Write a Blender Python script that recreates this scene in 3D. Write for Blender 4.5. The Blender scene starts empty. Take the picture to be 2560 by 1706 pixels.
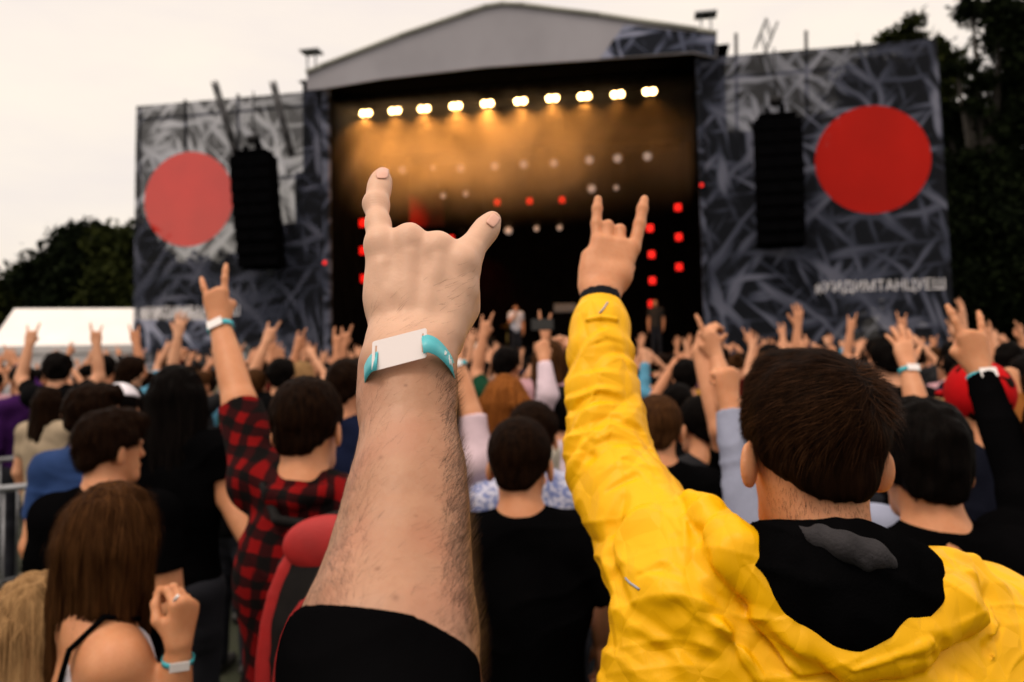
import bpy, bmesh, math, random
import numpy as np
from mathutils import Vector, Matrix, Euler

random.seed(7)
rng = np.random.default_rng(11)
F32 = np.float32
SC = bpy.context.scene
COL = SC.collection

# ------------------------------------------------------------------ camera
CAM = np.array([0.0, 0.0, 1.80])
FPX = 28.0 / 36.0 * 2560.0
PITCH = math.radians(3.0)
ROLL = math.radians(-1.15)
SHIFT_PX = -math.tan(PITCH) * FPX + 37.0          # puts the horizon 37 px (of 1706) below the middle
camd = bpy.data.cameras.new('camera')
cam = bpy.data.objects.new('camera', camd)
COL.objects.link(cam)
camd.lens = 28.0
camd.sensor_width = 36.0
camd.sensor_fit = 'HORIZONTAL'
camd.shift_y = -(math.tan(PITCH) * FPX - 37.0) / 2560.0
camd.clip_start = 0.02
camd.clip_end = 3000.0
RM = Euler((math.pi / 2 + PITCH, 0, 0)).to_matrix() @ Matrix.Rotation(ROLL, 3, 'Z')
cam.matrix_world = Matrix.Translation(Vector(CAM)) @ RM.to_4x4()
camd.dof.use_dof = True
camd.dof.focus_distance = 0.66
camd.dof.aperture_fstop = 28.0 / 5.0
camd.dof.aperture_blades = 0
SC.camera = cam
RMN = np.array(RM)


def ray(px, py):
    v = np.array([(px - 1280.0) / FPX, -(py - 853.0) / FPX + camd.shift_y * 2560.0 / FPX, -1.0])
    return RMN @ v


def P(px, py, Y):
    """World point on the line of sight of photograph pixel (px, py) at world depth y = Y."""
    d = ray(px, py)
    return CAM + d * (Y / d[1])


def PX(p):
    q = RMN.T @ (np.asarray(p) - CAM)
    return (q[0] / -q[2] * FPX + 1280.0, 853.0 - (q[1] / -q[2] - camd.shift_y * 2560.0 / FPX) * FPX)


# ------------------------------------------------------------------ noise
def _hash(ix, iy, iz, seed):
    h = (ix.astype(np.uint32) * np.uint32(374761393) + iy.astype(np.uint32) * np.uint32(668265263)
         + iz.astype(np.uint32) * np.uint32(2147483647) + np.uint32((seed * 974634777) & 0xFFFFFFFF))
    h = (h ^ (h >> np.uint32(13))) * np.uint32(1274126177)
    h = h ^ (h >> np.uint32(16))
    return (h & np.uint32(0xFFFF)).astype(F32) / F32(65535.0)


def vnoise(x, y, z, seed=0):
    x = np.asarray(x, F32); y = np.asarray(y, F32); z = np.asarray(z, F32)
    fx = np.floor(x); fy = np.floor(y); fz = np.floor(z)
    ix = fx.astype(np.int64); iy = fy.astype(np.int64); iz = fz.astype(np.int64)
    u = x - fx; v = y - fy; w = z - fz
    u = u * u * u * (u * (u * 6 - 15) + 10); v = v * v * v * (v * (v * 6 - 15) + 10); w = w * w * w * (w * (w * 6 - 15) + 10)
    r = 0
    for dx in (0, 1):
        for dy in (0, 1):
            for dz in (0, 1):
                wt = (u if dx else 1 - u) * (v if dy else 1 - v) * (w if dz else 1 - w)
                r = r + wt * _hash(ix + dx, iy + dy, iz + dz, seed)
    return r.astype(F32)


def fbm(x, y, z, seed=0, n=3):
    s = 0; a = 0.5
    for i in range(n):
        s = s + a * (vnoise(x, y, z, seed + i) - 0.5); x = x * 2.03; y = y * 2.03; z = z * 2.03; a *= 0.5
    return s


def unit(v):
    v = np.asarray(v, float)
    return v / (np.linalg.norm(v) + 1e-12)


# ------------------------------------------------------------------ signed distance shapes -> one continuous mesh
class SDF:
    def __init__(self):
        self.ops = []
        self.disp = None
        self.dmax = 0.0

    def cone(self, a, b, ra, rb, k=0.02, flat=None, end=False, sub=False, bulge=0.0):
        self.ops.append(('c', np.asarray(a, float), np.asarray(b, float), ra, rb, k, flat, end, sub, bulge))
        return self

    def ell(self, c, r, R=None, k=0.02, sub=False):
        self.ops.append(('e', np.asarray(c, float), np.asarray(r, float), R, k, sub))
        return self

    def plane(self, n, d, k=0.004, at=None, rad=None):
        """Cut: keep dot(p,n) <= d; with at, rad only near that point."""
        self.ops.append(('p', unit(n), d, k, at, rad))
        return self

    def chain(self, pts, rs, k=0.02, **kw):
        for i in range(len(pts) - 1):
            self.cone(pts[i], pts[i + 1], rs[i], rs[i + 1], k, **kw)
        return self

    @staticmethod
    def _prim(op, X, Y, Z):
        if op[0] == 'c':
            _, a, b, ra, rb, k, flat, end, sub, bulge = op
            qx = X - F32(a[0]); qy = Y - F32(a[1]); qz = Z - F32(a[2])
            d = b - a
            sc = 1.0
            if flat is not None:
                n, s = flat
                n = unit(n)
                m = (1.0 / s - 1.0)
                t = (qx * F32(n[0]) + qy * F32(n[1]) + qz * F32(n[2])) * F32(m)
                qx = qx + t * F32(n[0]); qy = qy + t * F32(n[1]); qz = qz + t * F32(n[2])
                d = d + n * (float(np.dot(d, n)) * m)
                sc = min(1.0, s)
            L2 = float(np.dot(d, d)) + 1e-12
            t0 = (qx * F32(d[0]) + qy * F32(d[1]) + qz * F32(d[2])) / F32(L2)
            t = np.clip(t0, 0, 1)
            qx = qx - t * F32(d[0]); qy = qy - t * F32(d[1]); qz = qz - t * F32(d[2])
            r = F32(ra) + t * F32(rb - ra)
            if bulge:
                r = r + F32(bulge) * 4 * t * (1 - t)
            dist = (np.sqrt(qx * qx + qy * qy + qz * qz) - r)
            if sc != 1.0:
                dist = dist * F32(0.5 + 0.5 * sc)
            if end:
                dist = np.maximum(dist, (t0 - 1) * F32(math.sqrt(L2)))
            return dist
        if op[0] == 'e':
            _, c, r, R, k, sub = op
            qx = X - F32(c[0]); qy = Y - F32(c[1]); qz = Z - F32(c[2])
            if R is not None:
                R = np.asarray(R, float)
                qx, qy, qz = (qx * F32(R[0, 0]) + qy * F32(R[1, 0]) + qz * F32(R[2, 0]),
                              qx * F32(R[0, 1]) + qy * F32(R[1, 1]) + qz * F32(R[2, 1]),
                              qx * F32(R[0, 2]) + qy * F32(R[1, 2]) + qz * F32(R[2, 2]))
            k0 = np.sqrt((qx / F32(r[0])) ** 2 + (qy / F32(r[1])) ** 2 + (qz / F32(r[2])) ** 2) + F32(1e-6)
            k1 = np.sqrt((qx / F32(r[0] ** 2)) ** 2 + (qy / F32(r[1] ** 2)) ** 2 + (qz / F32(r[2] ** 2)) ** 2) + F32(1e-6)
            return k0 * (k0 - 1) / k1
        _, n, d, k, at, rad = op
        dist = X * F32(n[0]) + Y * F32(n[1]) + Z * F32(n[2]) - F32(d)
        if at is not None:
            rr = np.sqrt((X - F32(at[0])) ** 2 + (Y - F32(at[1])) ** 2 + (Z - F32(at[2])) ** 2)
            dist = np.where(rr < rad, dist, np.minimum(dist, -(rr - F32(rad))))
        return dist

    @staticmethod
    def _mix(D, d, op):
        if op[0] == 'p':
            k = op[3]
            h = np.maximum(F32(k) - np.abs(D - d), 0) / F32(k)
            return np.maximum(D, d) + h * h * F32(k * 0.25)
        k = op[5] if op[0] == 'c' else op[4]
        sub = op[8] if op[0] == 'c' else op[5]
        if sub:
            h = np.maximum(F32(k) - np.abs(D + d), 0) / F32(k)
            return np.maximum(D, -d) + h * h * F32(k * 0.25)
        h = np.maximum(F32(k) - np.abs(D - d), 0) / F32(k)
        return np.minimum(D, d) - h * h * F32(k * 0.25)

    def __call__(self, pts):
        pts = np.asarray(pts, F32)
        X, Y, Z = pts[..., 0], pts[..., 1], pts[..., 2]
        D = np.full(X.shape, 1e3, F32)
        for op in self.ops:
            D = self._mix(D, self._prim(op, X, Y, Z), op)
        if self.disp is not None:
            D = D - self.disp(X, Y, Z)
        return D

    def grad(self, pts, e=0.0008):
        pts = np.asarray(pts, F32)
        g = np.zeros_like(pts)
        for i in range(3):
            o = np.zeros(3, F32); o[i] = e
            g[..., i] = self(pts + o) - self(pts - o)
        return g / (np.linalg.norm(g, axis=-1, keepdims=True) + 1e-9)

    def bounds(self):
        lo = np.full(3, 1e9); hi = -lo
        for op in self.ops:
            if op[0] == 'c' and not op[8]:
                r = max(op[3], op[4]) + op[9]
                lo = np.minimum(lo, np.minimum(op[1], op[2]) - r); hi = np.maximum(hi, np.maximum(op[1], op[2]) + r)
            elif op[0] == 'e' and not op[5]:
                r = op[2].max()
                if op[3] is None:
                    lo = np.minimum(lo, op[1] - op[2]); hi = np.maximum(hi, op[1] + op[2])
                else:
                    lo = np.minimum(lo, op[1] - r); hi = np.maximum(hi, op[1] + r)
        m = 0.012 + self.dmax
        return lo - m, hi + m

    def hit(self, px, py, y0=0.2, y1=6.0):
        """First surface point along the line of sight of a photograph pixel (to lay details on a surface)."""
        d = unit(ray(px, py)); t = y0 / d[1]
        for _ in range(90):
            p = CAM + d * t
            s = float(self(p[None])[0])
            if s < 0.0004:
                return p
            t += max(s * 0.7, 0.0005)
            if t > y1 / d[1]:
                return None
        return p

    def mesh(self, h, lo=None, hi=None, refine=1):
        """Naive surface nets on a sparse grid. Returns verts (n,3), quads (m,4)."""
        B = 8
        l, u = self.bounds()
        if lo is not None: l = np.maximum(l, lo)
        if hi is not None: u = np.minimum(u, hi)
        nb = np.maximum(1, np.ceil((u - l) / (h * B)).astype(int))
        n = nb * B
        bi = np.stack(np.meshgrid(*[np.arange(k) for k in nb], indexing='ij'), -1).reshape(-1, 3)
        ctr = (l + (bi * B + (B - 1) / 2) * h).astype(F32)
        Dc = np.full(len(ctr), 1e3, F32)
        pc = []
        for op in self.ops:
            d = self._prim(op, ctr[:, 0], ctr[:, 1], ctr[:, 2]); pc.append(d)
            Dc = self._mix(Dc, d, op)
        rad = h * B * 0.87 * 1.25 + self.dmax
        act = np.abs(Dc) < rad * 1.6
        V = np.repeat(np.repeat(np.repeat(Dc.reshape(nb), B, 0), B, 1), B, 2)
        ai = np.where(act)[0]
        g = np.stack(np.meshgrid(*[np.arange(B)] * 3, indexing='ij'), -1).reshape(-1, 3).astype(F32) * F32(h)
        for s in range(0, len(ai), 600):
            idx = ai[s:s + 600]
            base = (l + bi[idx] * B * h).astype(F32)
            pts = base[:, None, :] + g[None]
            D = np.full(pts.shape[:2], 1e3, F32)
            for op, d in zip(self.ops, pc):
                kk = op[3] if op[0] == 'p' else (op[5] if op[0] == 'c' else op[4])
                sel = np.where((d[idx] < rad * 1.6 + kk) if op[0] != 'p' else (np.abs(d[idx]) < 1e9))[0]
                if len(sel) == 0: continue
                q = pts[sel]
                D[sel] = self._mix(D[sel], self._prim(op, q[..., 0], q[..., 1], q[..., 2]), op)
            if self.disp is not None:
                D = D - self.disp(pts[..., 0], pts[..., 1], pts[..., 2])
            D = D.reshape(-1, B, B, B)
            for j, b in enumerate(bi[idx]):
                V[b[0] * B:b[0] * B + B, b[1] * B:b[1] * B + B, b[2] * B:b[2] * B + B] = D[j]
        return surface_nets(V, l, h, self if refine else None)


def surface_nets(V, l, h, sdf=None):
    ins = V < 0
    c = np.zeros(tuple(s - 1 for s in V.shape), np.uint8)
    for dx in (0, 1):
        for dy in (0, 1):
            for dz in (0, 1):
                c += ins[dx:ins.shape[0] - 1 + dx, dy:ins.shape[1] - 1 + dy, dz:ins.shape[2] - 1 + dz]
    cells = np.argwhere((c > 0) & (c < 8))
    if len(cells) == 0:
        return np.zeros((0, 3), F32), np.zeros((0, 4), np.int32)
    idm = np.full(c.shape, -1, np.int32)
    idm[cells[:, 0], cells[:, 1], cells[:, 2]] = np.arange(len(cells))
    acc = np.zeros((len(cells), 3), F32); cnt = np.zeros(len(cells), F32)
    corner = {}
    for dx in (0, 1):
        for dy in (0, 1):
            for dz in (0, 1):
                corner[dx, dy, dz] = V[cells[:, 0] + dx, cells[:, 1] + dy, cells[:, 2] + dz]
    for ax in range(3):
        for a in (0, 1):
            for b in (0, 1):
                k0 = [0, 0, 0]; k0[(ax + 1) % 3] = a; k0[(ax + 2) % 3] = b
                k1 = list(k0); k1[ax] = 1
                v0 = corner[tuple(k0)]; v1 = corner[tuple(k1)]
                m = (v0 < 0) != (v1 < 0)
                t = np.where(m, v0 / np.where(m, v0 - v1, 1), 0)
                for i in range(3):
                    acc[:, i] += np.where(m, (t if i == ax else k0[i]), 0)
                cnt += m
    pos = (cells + acc / np.maximum(cnt, 1)[:, None]) * h + l
    pos = pos.astype(F32)
    quads = []
    for ax in range(3):
        s0 = [slice(None)] * 3; s1 = [slice(None)] * 3
        s0[ax] = slice(0, -1); s1[ax] = slice(1, None)
        A = ins[tuple(s0)]; Bm = ins[tuple(s1)]
        e = np.argwhere(A != Bm)
        a1, a2 = (ax + 1) % 3, (ax + 2) % 3
        ok = (e[:, a1] > 0) & (e[:, a2] > 0) & (e[:, a1] < c.shape[a1]) & (e[:, a2] < c.shape[a2]) & (e[:, ax] < c.shape[ax])
        e = e[ok]
        flip = A[e[:, 0], e[:, 1], e[:, 2]]
        q = []
        for o1, o2 in ((-1, -1), (0, -1), (0, 0), (-1, 0)):
            w = e.copy(); w[:, a1] += o1; w[:, a2] += o2
            q.append(idm[w[:, 0], w[:, 1], w[:, 2]])
        q = np.stack(q, 1)
        q = np.where(flip[:, None], q, q[:, ::-1])
        quads.append(q[(q >= 0).all(1)])
    quads = np.concatenate(quads)
    if sdf is not None and len(pos):
        for _ in range(1):
            dd = sdf(pos); gg = sdf.grad(pos, h * 0.35)
            step = np.clip(dd, -0.6 * h, 0.6 * h)
            pos = pos - gg * step[:, None]
    return pos, quads


# ------------------------------------------------------------------ mesh objects
def raw_mesh(name, V, Q, smooth=True, nper=4):
    me = bpy.data.meshes.new(name)
    V = np.ascontiguousarray(V, F32); Q = np.ascontiguousarray(Q, np.int32)
    me.vertices.add(len(V)); me.vertices.foreach_set('co', V.ravel())
    me.loops.add(Q.size); me.loops.foreach_set('vertex_index', Q.ravel())
    me.polygons.add(len(Q))
    me.polygons.foreach_set('loop_start', np.arange(0, Q.size, nper, dtype=np.int32))
    try:
        me.polygons.foreach_set('loop_total', np.full(len(Q), nper, np.int32))
    except Exception:
        pass
    me.polygons.foreach_set('use_smooth', np.full(len(Q), smooth, bool))
    me.update(calc_edges=True)
    me.validate()
    return me


def link(name, me, mats, parent=None, loc=None):
    o = bpy.data.objects.new(name, me)
    COL.objects.link(o)
    if mats is not None and len(me.materials) == 0:
        for m in (mats if isinstance(mats, (list, tuple)) else [mats]):
            me.materials.append(m)
    if parent is not None:
        o.parent = parent
    if loc is not None:
        o.location = loc
    return o


def tag(o, label=None, cat=None, group=None, kind=None):
    if label: o['label'] = label
    if cat: o['category'] = cat
    if group: o['group'] = group
    if kind: o['kind'] = kind
    return o


def thing(name, label, cat, loc=(0, 0, 0), rz=0.0, group=None):
    o = bpy.data.objects.new(name, None)
    COL.objects.link(o)
    o.empty_display_size = 0.1
    o.location = tuple(float(v) for v in loc); o.rotation_euler = (0, 0, rz)
    return tag(o, label, cat, group)


def sdf_obj(name, S, h, mat, parent=None, org=(0, 0, 0), **kw):
    V, Q = S.mesh(h, **kw)
    me = raw_mesh(name, V - np.asarray(org, F32), Q)
    return link(name, me, mat, parent)


class MB:
    """Collects boxes, tubes, lathes and sheets into ONE mesh."""
    def __init__(self):
        self.v = []; self.f = []; self.m = []; self.cur = 0

    def add(self, vs, fs):
        b = len(self.v)
        self.v += [tuple(float(c) for c in v) for v in vs]
        self.f += [tuple(i + b for i in f) for f in fs]
        self.m += [self.cur] * len(fs)
        return self

    def box(self, c, s, R=None, bev=0.0):
        c = np.asarray(c, float); h = np.asarray(s, float) / 2
        R = np.eye(3) if R is None else np.asarray(R, float)
        if bev <= 0:
            vs = [c + R @ (h * np.array(k)) for k in ((-1, -1, -1), (1, -1, -1), (1, 1, -1), (-1, 1, -1), (-1, -1, 1), (1, -1, 1), (1, 1, 1), (-1, 1, 1))]
            return self.add(vs, [(0, 3, 2, 1), (4, 5, 6, 7), (0, 1, 5, 4), (1, 2, 6, 5), (2, 3, 7, 6), (3, 0, 4, 7)])
        bm = bmesh.new(); bmesh.ops.create_cube(bm, size=1)
        for v in bm.verts: v.co = Vector((v.co.x * s[0], v.co.y * s[1], v.co.z * s[2]))
        bmesh.ops.bevel(bm, geom=bm.edges[:], offset=bev, segments=2, profile=0.5, affect='EDGES')
        bm.verts.index_update()
        vs = [c + R @ np.array(v.co) for v in bm.verts]; fs = [tuple(v.index for v in f.verts) for f in bm.faces]
        bm.free()
        return self.add(vs, fs)

    def tube(self, a, b, r, n=8, r2=None, caps=True):
        return self.path([a, b], [r, r if r2 is None else r2], n, caps)

    def path(self, pts, rs, n=8, caps=True):
        pts = [np.asarray(p, float) for p in pts]
        if not isinstance(rs, (list, tuple)): rs = [rs] * len(pts)
        up = None; vs = []; fs = []
        for i, p in enumerate(pts):
            t = unit(pts[min(i + 1, len(pts) - 1)] - pts[max(i - 1, 0)])
            if up is None:
                up = np.cross(t, [0, 0, 1.0] if abs(t[2]) < 0.9 else [1.0, 0, 0])
            up = unit(up - t * np.dot(up, t)); w = np.cross(t, up)
            for k in range(n):
                a = 2 * math.pi * k / n
                vs.append(p + rs[i] * (up * math.cos(a) + w * math.sin(a)))
        for i in range(len(pts) - 1):
            for k in range(n):
                fs.append((i * n + k, i * n + (k + 1) % n, (i + 1) * n + (k + 1) % n, (i + 1) * n + k))
        if caps:
            fs.append(tuple(range(n - 1, -1, -1))); fs.append(tuple((len(pts) - 1) * n + k for k in range(n)))
        return self.add(vs, fs)

    def lathe(self, prof, c=(0, 0, 0), axis=(0, 0, 1), n=20):
        z = unit(axis); x = unit(np.cross(z, [0, 0, 1.0] if abs(z[2]) < 0.9 else [1.0, 0, 0])); y = np.cross(z, x)
        c = np.asarray(c, float); vs = []; fs = []
        for r, t in prof:
            for k in range(n):
                a = 2 * math.pi * k / n
                vs.append(c + z * t + max(r, 1e-5) * (x * math.cos(a) + y * math.sin(a)))
        for i in range(len(prof) - 1):
            for k in range(n):
                fs.append((i * n + k, i * n + (k + 1) % n, (i + 1) * n + (k + 1) % n, (i + 1) * n + k))
        return self.add(vs, fs)

    def build(self, name, mats, parent=None, smooth=False, org=None):
        me = bpy.data.meshes.new(name)
        v = self.v if org is None else [tuple(np.asarray(p) - org) for p in self.v]
        me.from_pydata(v, [], self.f)
        if smooth:
            me.polygons.foreach_set('use_smooth', [True] * len(me.polygons))
        ms = mats if isinstance(mats, (list, tuple)) else [mats]
        for m in ms: me.materials.append(m)
        if len(ms) > 1: me.polygons.foreach_set('material_index', self.m)
        me.update()
        o = bpy.data.objects.new(name, me); COL.objects.link(o)
        if parent is not None: o.parent = parent
        return o


# ------------------------------------------------------------------ materials
class NT:
    def __init__(self, name):
        self.m = bpy.data.materials.new(name); self.m.use_nodes = True
        self.t = self.m.node_tree; self.b = self.t.nodes['Principled BSDF']; self.out = self.t.nodes['Material Output']

    def n(self, typ, **kw):
        x = self.t.nodes.new(typ)
        for k, v in kw.items():
            if k[0] == '_': x.inputs[k[1:].replace('_', ' ')].default_value = v
            else: setattr(x, k, v)
        return x

    def l(self, a, b): self.t.links.new(a, b)

    def co(self, which='Object', scale=(1, 1, 1), rot=(0, 0, 0)):
        tc = self.n('ShaderNodeTexCoord'); mp = self.n('ShaderNodeMapping')
        mp.inputs['Scale'].default_value = scale; mp.inputs['Rotation'].default_value = rot
        self.l(tc.outputs[which], mp.inputs['Vector'])
        return mp.outputs['Vector']

    def noise(self, vec, scale=5, detail=3, rough=0.5, dist=0.0):
        x = self.n('ShaderNodeTexNoise')
        x.inputs['Scale'].default_value = scale; x.inputs['Detail'].default_value = detail
        x.inputs['Roughness'].default_value = rough; x.inputs['Distortion'].default_value = dist
        if vec is not None: self.l(vec, x.inputs['Vector'])
        return x.outputs['Fac']

    def ramp(self, fac, stops):
        r = self.n('ShaderNodeValToRGB'); e = r.color_ramp.elements
        while len(e) < len(stops): e.new(0.5)
        for k, (p, c) in zip(e, stops):
            k.position = p; k.color = (c, c, c, 1) if isinstance(c, (int, float)) else tuple(c) + (1,)
        self.l(fac, r.inputs['Fac'])
        return r.outputs['Color']

    def mix(self, fac, a, b, mode='MIX'):
        x = self.n('ShaderNodeMix', data_type='RGBA', blend_type=mode)
        for sock, v in ((x.inputs[0], fac), (x.inputs[6], a), (x.inputs[7], b)):
            if hasattr(v, 'links'): self.l(v, sock)
            elif isinstance(v, (int, float)): sock.default_value = v if sock.type == 'VALUE' else (v, v, v, 1)
            else: sock.default_value = tuple(v) + (1,)
        return x.outputs[2]

    def math(self, op, a, b=None, c=None):
        x = self.n('ShaderNodeMath', operation=op)
        for i, v in enumerate((a, b, c)):
            if v is None: continue
            if hasattr(v, 'links'): self.l(v, x.inputs[i])
            else: x.inputs[i].default_value = v
        return x.outputs[0]

    def bump(self, h, strength=0.3, dist=0.002):
        b = self.n('ShaderNodeBump'); b.inputs['Strength'].default_value = strength; b.inputs['Distance'].default_value = dist
        self.l(h, b.inputs['Height']); self.l(b.outputs['Normal'], self.b.inputs['Normal'])
        return b


def simple(name, col, rough=0.6, var=0.25, scale=8.0, metal=0.0, spec=0.5, bump=0.0, bscale=60, obj_color=False):
    t = NT(name)
    v = t.co('Object')
    f = t.noise(v, scale, 4)
    dark = tuple(c * (1 - var) for c in col); lite = tuple(min(1, c * (1 + var)) for c in col)
    c = t.ramp(f, [(0.3, dark), (0.7, lite)])
    if obj_color:
        oi = t.n('ShaderNodeObjectInfo')
        g = t.ramp(f, [(0.3, 1 - var), (0.7, 1.0)])
        c = t.mix(1.0, oi.outputs['Color'], g, 'MULTIPLY')
    t.l(c, t.b.inputs['Base Color'])
    t.b.inputs['Roughness'].default_value = rough
    t.b.inputs['Metallic'].default_value = metal
    t.b.inputs['Specular IOR Level'].default_value = spec
    if bump:
        t.bump(t.noise(v, bscale, 4), bump, 0.004)
    return t.m
# ================================================================== light, sky, ground
W = bpy.data.worlds.new('World'); SC.world = W; W.use_nodes = True
SUN_EL, SUN_AZ = math.radians(63), math.radians(222)     # a veiled sun high up over the viewer's left shoulder


def make_world():
    t = W.node_tree; t.nodes.clear()
    N = t.nodes.new; L = t.links.new
    out = N('ShaderNodeOutputWorld'); add = N('ShaderNodeAddShader')
    sky = N('ShaderNodeTexSky'); sky.sky_type = 'NISHITA'; sky.sun_disc = False
    sky.sun_elevation = SUN_EL; sky.sun_rotation = SUN_AZ; sky.dust_density = 4.0
    b1 = N('ShaderNodeBackground'); b1.inputs['Strength'].default_value = 0.05
    L(sky.outputs[0], b1.inputs['Color'])
    tc = N('ShaderNodeTexCoord'); sep = N('ShaderNodeSeparateXYZ'); L(tc.outputs['Generated'], sep.inputs[0])
    mp = N('ShaderNodeMapping'); mp.inputs['Scale'].default_value = (1.0, 1.0, 3.2); L(tc.outputs['Generated'], mp.inputs['Vector'])
    no = N('ShaderNodeTexNoise'); no.inputs['Scale'].default_value = 2.4; no.inputs['Detail'].default_value = 5; no.inputs['Roughness'].default_value = 0.55
    L(mp.outputs[0], no.inputs['Vector'])
    cr = N('ShaderNodeValToRGB'); e = cr.color_ramp.elements
    e[0].position = 0.36; e[0].color = (0.91, 0.775, 0.66, 1); e[1].position = 0.62; e[1].color = (1.03, 0.875, 0.685, 1)
    L(no.outputs['Fac'], cr.inputs[0])
    m1 = N('ShaderNodeMath'); m1.operation = 'MAXIMUM'; m1.inputs[1].default_value = 0.0; L(sep.outputs['Z'], m1.inputs[0])
    m3 = N('ShaderNodeMath'); m3.operation = 'POWER'; m3.inputs[1].default_value = 3.0; L(m1.outputs[0], m3.inputs[0])
    mr = N('ShaderNodeMapRange'); mr.inputs['From Min'].default_value = 0.0; mr.inputs['From Max'].default_value = 1.0
    mr.inputs['To Min'].default_value = SKY_LOW; mr.inputs['To Max'].default_value = SKY_TOP
    L(m3.outputs[0], mr.inputs['Value'])
    b2 = N('ShaderNodeBackground'); L(cr.outputs[0], b2.inputs['Color']); L(mr.outputs[0], b2.inputs['Strength'])
    L(b1.outputs[0], add.inputs[0]); L(b2.outputs[0], add.inputs[1]); L(add.outputs[0], out.inputs['Surface'])


SKY_LOW, SKY_TOP = 0.90, 1.65
make_world()
sl = bpy.data.lights.new('sun', 'SUN'); sl.energy = 1.15; sl.angle = math.radians(14); sl.color = (1.0, 0.86, 0.70)
so = bpy.data.objects.new('sun', sl); COL.objects.link(so)
sd = Vector((math.sin(SUN_AZ) * math.cos(SUN_EL), math.cos(SUN_AZ) * math.cos(SUN_EL), math.sin(SUN_EL)))
so.rotation_euler = sd.to_track_quat('Z', 'Y').to_euler(); so.location = (0, -5, 30)
SC.view_settings.view_transform = 'Standard'; SC.view_settings.look = 'None'
SC.view_settings.exposure = 0.0; SC.view_settings.gamma = 1.0
SC.cycles.max_bounces = 6; SC.cycles.diffuse_bounces = 3; SC.cycles.glossy_bounces = 2
SC.cycles.transparent_max_bounces = 8; SC.cycles.volume_bounces = 0; SC.cycles.transmission_bounces = 2
SC.cycles.caustics_reflective = False; SC.cycles.caustics_refractive = False
SC.cycles.use_denoising = True
SC.cycles.sample_clamp_indirect = 4.0


def m_grass():
    t = NT('grass_ground'); v = t.co('Object')
    c = t.ramp(t.noise(v, 0.6, 6, 0.6), [(0.3, (0.010, 0.014, 0.005)), (0.7, (0.026, 0.031, 0.010))])
    c = t.mix(t.ramp(t.noise(v, 9, 4), [(0.5, 0.0), (0.8, 0.7)]), c, (0.03, 0.023, 0.013))
    t.l(c, t.b.inputs['Base Color']); t.b.inputs['Roughness'].default_value = 0.9
    t.bump(t.noise(v, 40, 4), 0.6, 0.03)
    return t.m


g = MB()
g.add([(-900, -60, 0), (900, -60, 0), (900, 1500, 0), (-900, 1500, 0)], [(0, 1, 2, 3)])
tag(g.build('ground', m_grass()), kind='structure')

M = {}
M['black_cloth'] = simple('black_cloth', (0.0022, 0.0022, 0.0026), 0.95, 0.3, 3, spec=0.0)
M['black_metal'] = simple('black_metal', (0.006, 0.006, 0.007), 0.6, 0.2, 6, spec=0.15)
M['cabinet'] = simple('speaker_black', (0.0020, 0.0020, 0.0024), 0.8, 0.2, 4, spec=0.0)
M['grey_metal'] = simple('galvanised_metal', (0.30, 0.31, 0.33), 0.42, 0.25, 12, metal=0.8)
M['dark_truss'] = simple('dark_truss', (0.05, 0.05, 0.055), 0.5, 0.25, 6, metal=0.5)
M['deck'] = simple('stage_deck', (0.006, 0.006, 0.007), 0.7, 0.3, 2, spec=.1)
M['fascia'] = simple('fascia_grey', (0.30, 0.292, 0.325), 0.8, 0.14, 0.5, spec=0.2)
M['edge_pale'] = simple('roof_edge', (0.36, 0.36, 0.33), 0.6, 0.2, 1.0)
M['pale_metal'] = simple('pale_fixture', (0.55, 0.55, 0.56), 0.35, 0.15, 10)
M['white_pvc'] = simple('tent_fabric', (0.80, 0.76, 0.74), 0.6, 0.05, 0.8, spec=0.3)
M['tent_wall'] = simple('tent_wall_fabric', (0.58, 0.56, 0.57), 0.7, 0.12, 1.2, spec=0.2)


def emis(name, col, s):
    t = NT(name); t.b.inputs['Base Color'].default_value = (*col, 1)
    t.b.inputs['Emission Color'].default_value = (*col, 1); t.b.inputs['Emission Strength'].default_value = s
    return t.m


M['lamp_on'] = emis('warm_lamp_glow', (1.0, 0.60, 0.22), 26.0)
M['led_red'] = emis('red_led_glow', (1.0, 0.010, 0.006), 0.85)

# ================================================================== the stage frame: u along the front, w into the stage, z up
_r = ray(2365, 885); PRr = _r / _r[1] * 20.0
_l = ray(336, 905); PLl = _l / _l[1] * 24.0
O_ = np.array([PLl[0], PLl[1], 0.0]); U_ = unit([PRr[0] - PLl[0], PRr[1] - PLl[1], 0]); W_ = np.array([-U_[1], U_[0], 0.0])
WID = float(np.dot(np.array([PRr[0], PRr[1], 0]) - O_, U_))
RST = np.stack([U_, W_, [0, 0, 1]], 1)


def SG(u, w, z): return O_ + U_ * u + W_ * w + np.array([0, 0, z])


def st(px, py, w=0.0):
    """(u, z) where the sight line of a pixel meets the upright plane w metres behind the stage front."""
    d = ray(px, py); p0 = O_ + W_ * w
    t = np.dot(p0 - CAM, W_) / np.dot(d, W_)
    q = CAM + d * t - O_
    return float(np.dot(q, U_)), float(q[2])


def spx(px, py, w=0.0):
    u, z = st(px, py, w); return SG(u, w, z)


SROOT = SG(WID / 2, 0, 0); SRZ = math.atan2(U_[1], U_[0])


def sloc(mb_obj, parent):
    return mb_obj


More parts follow.
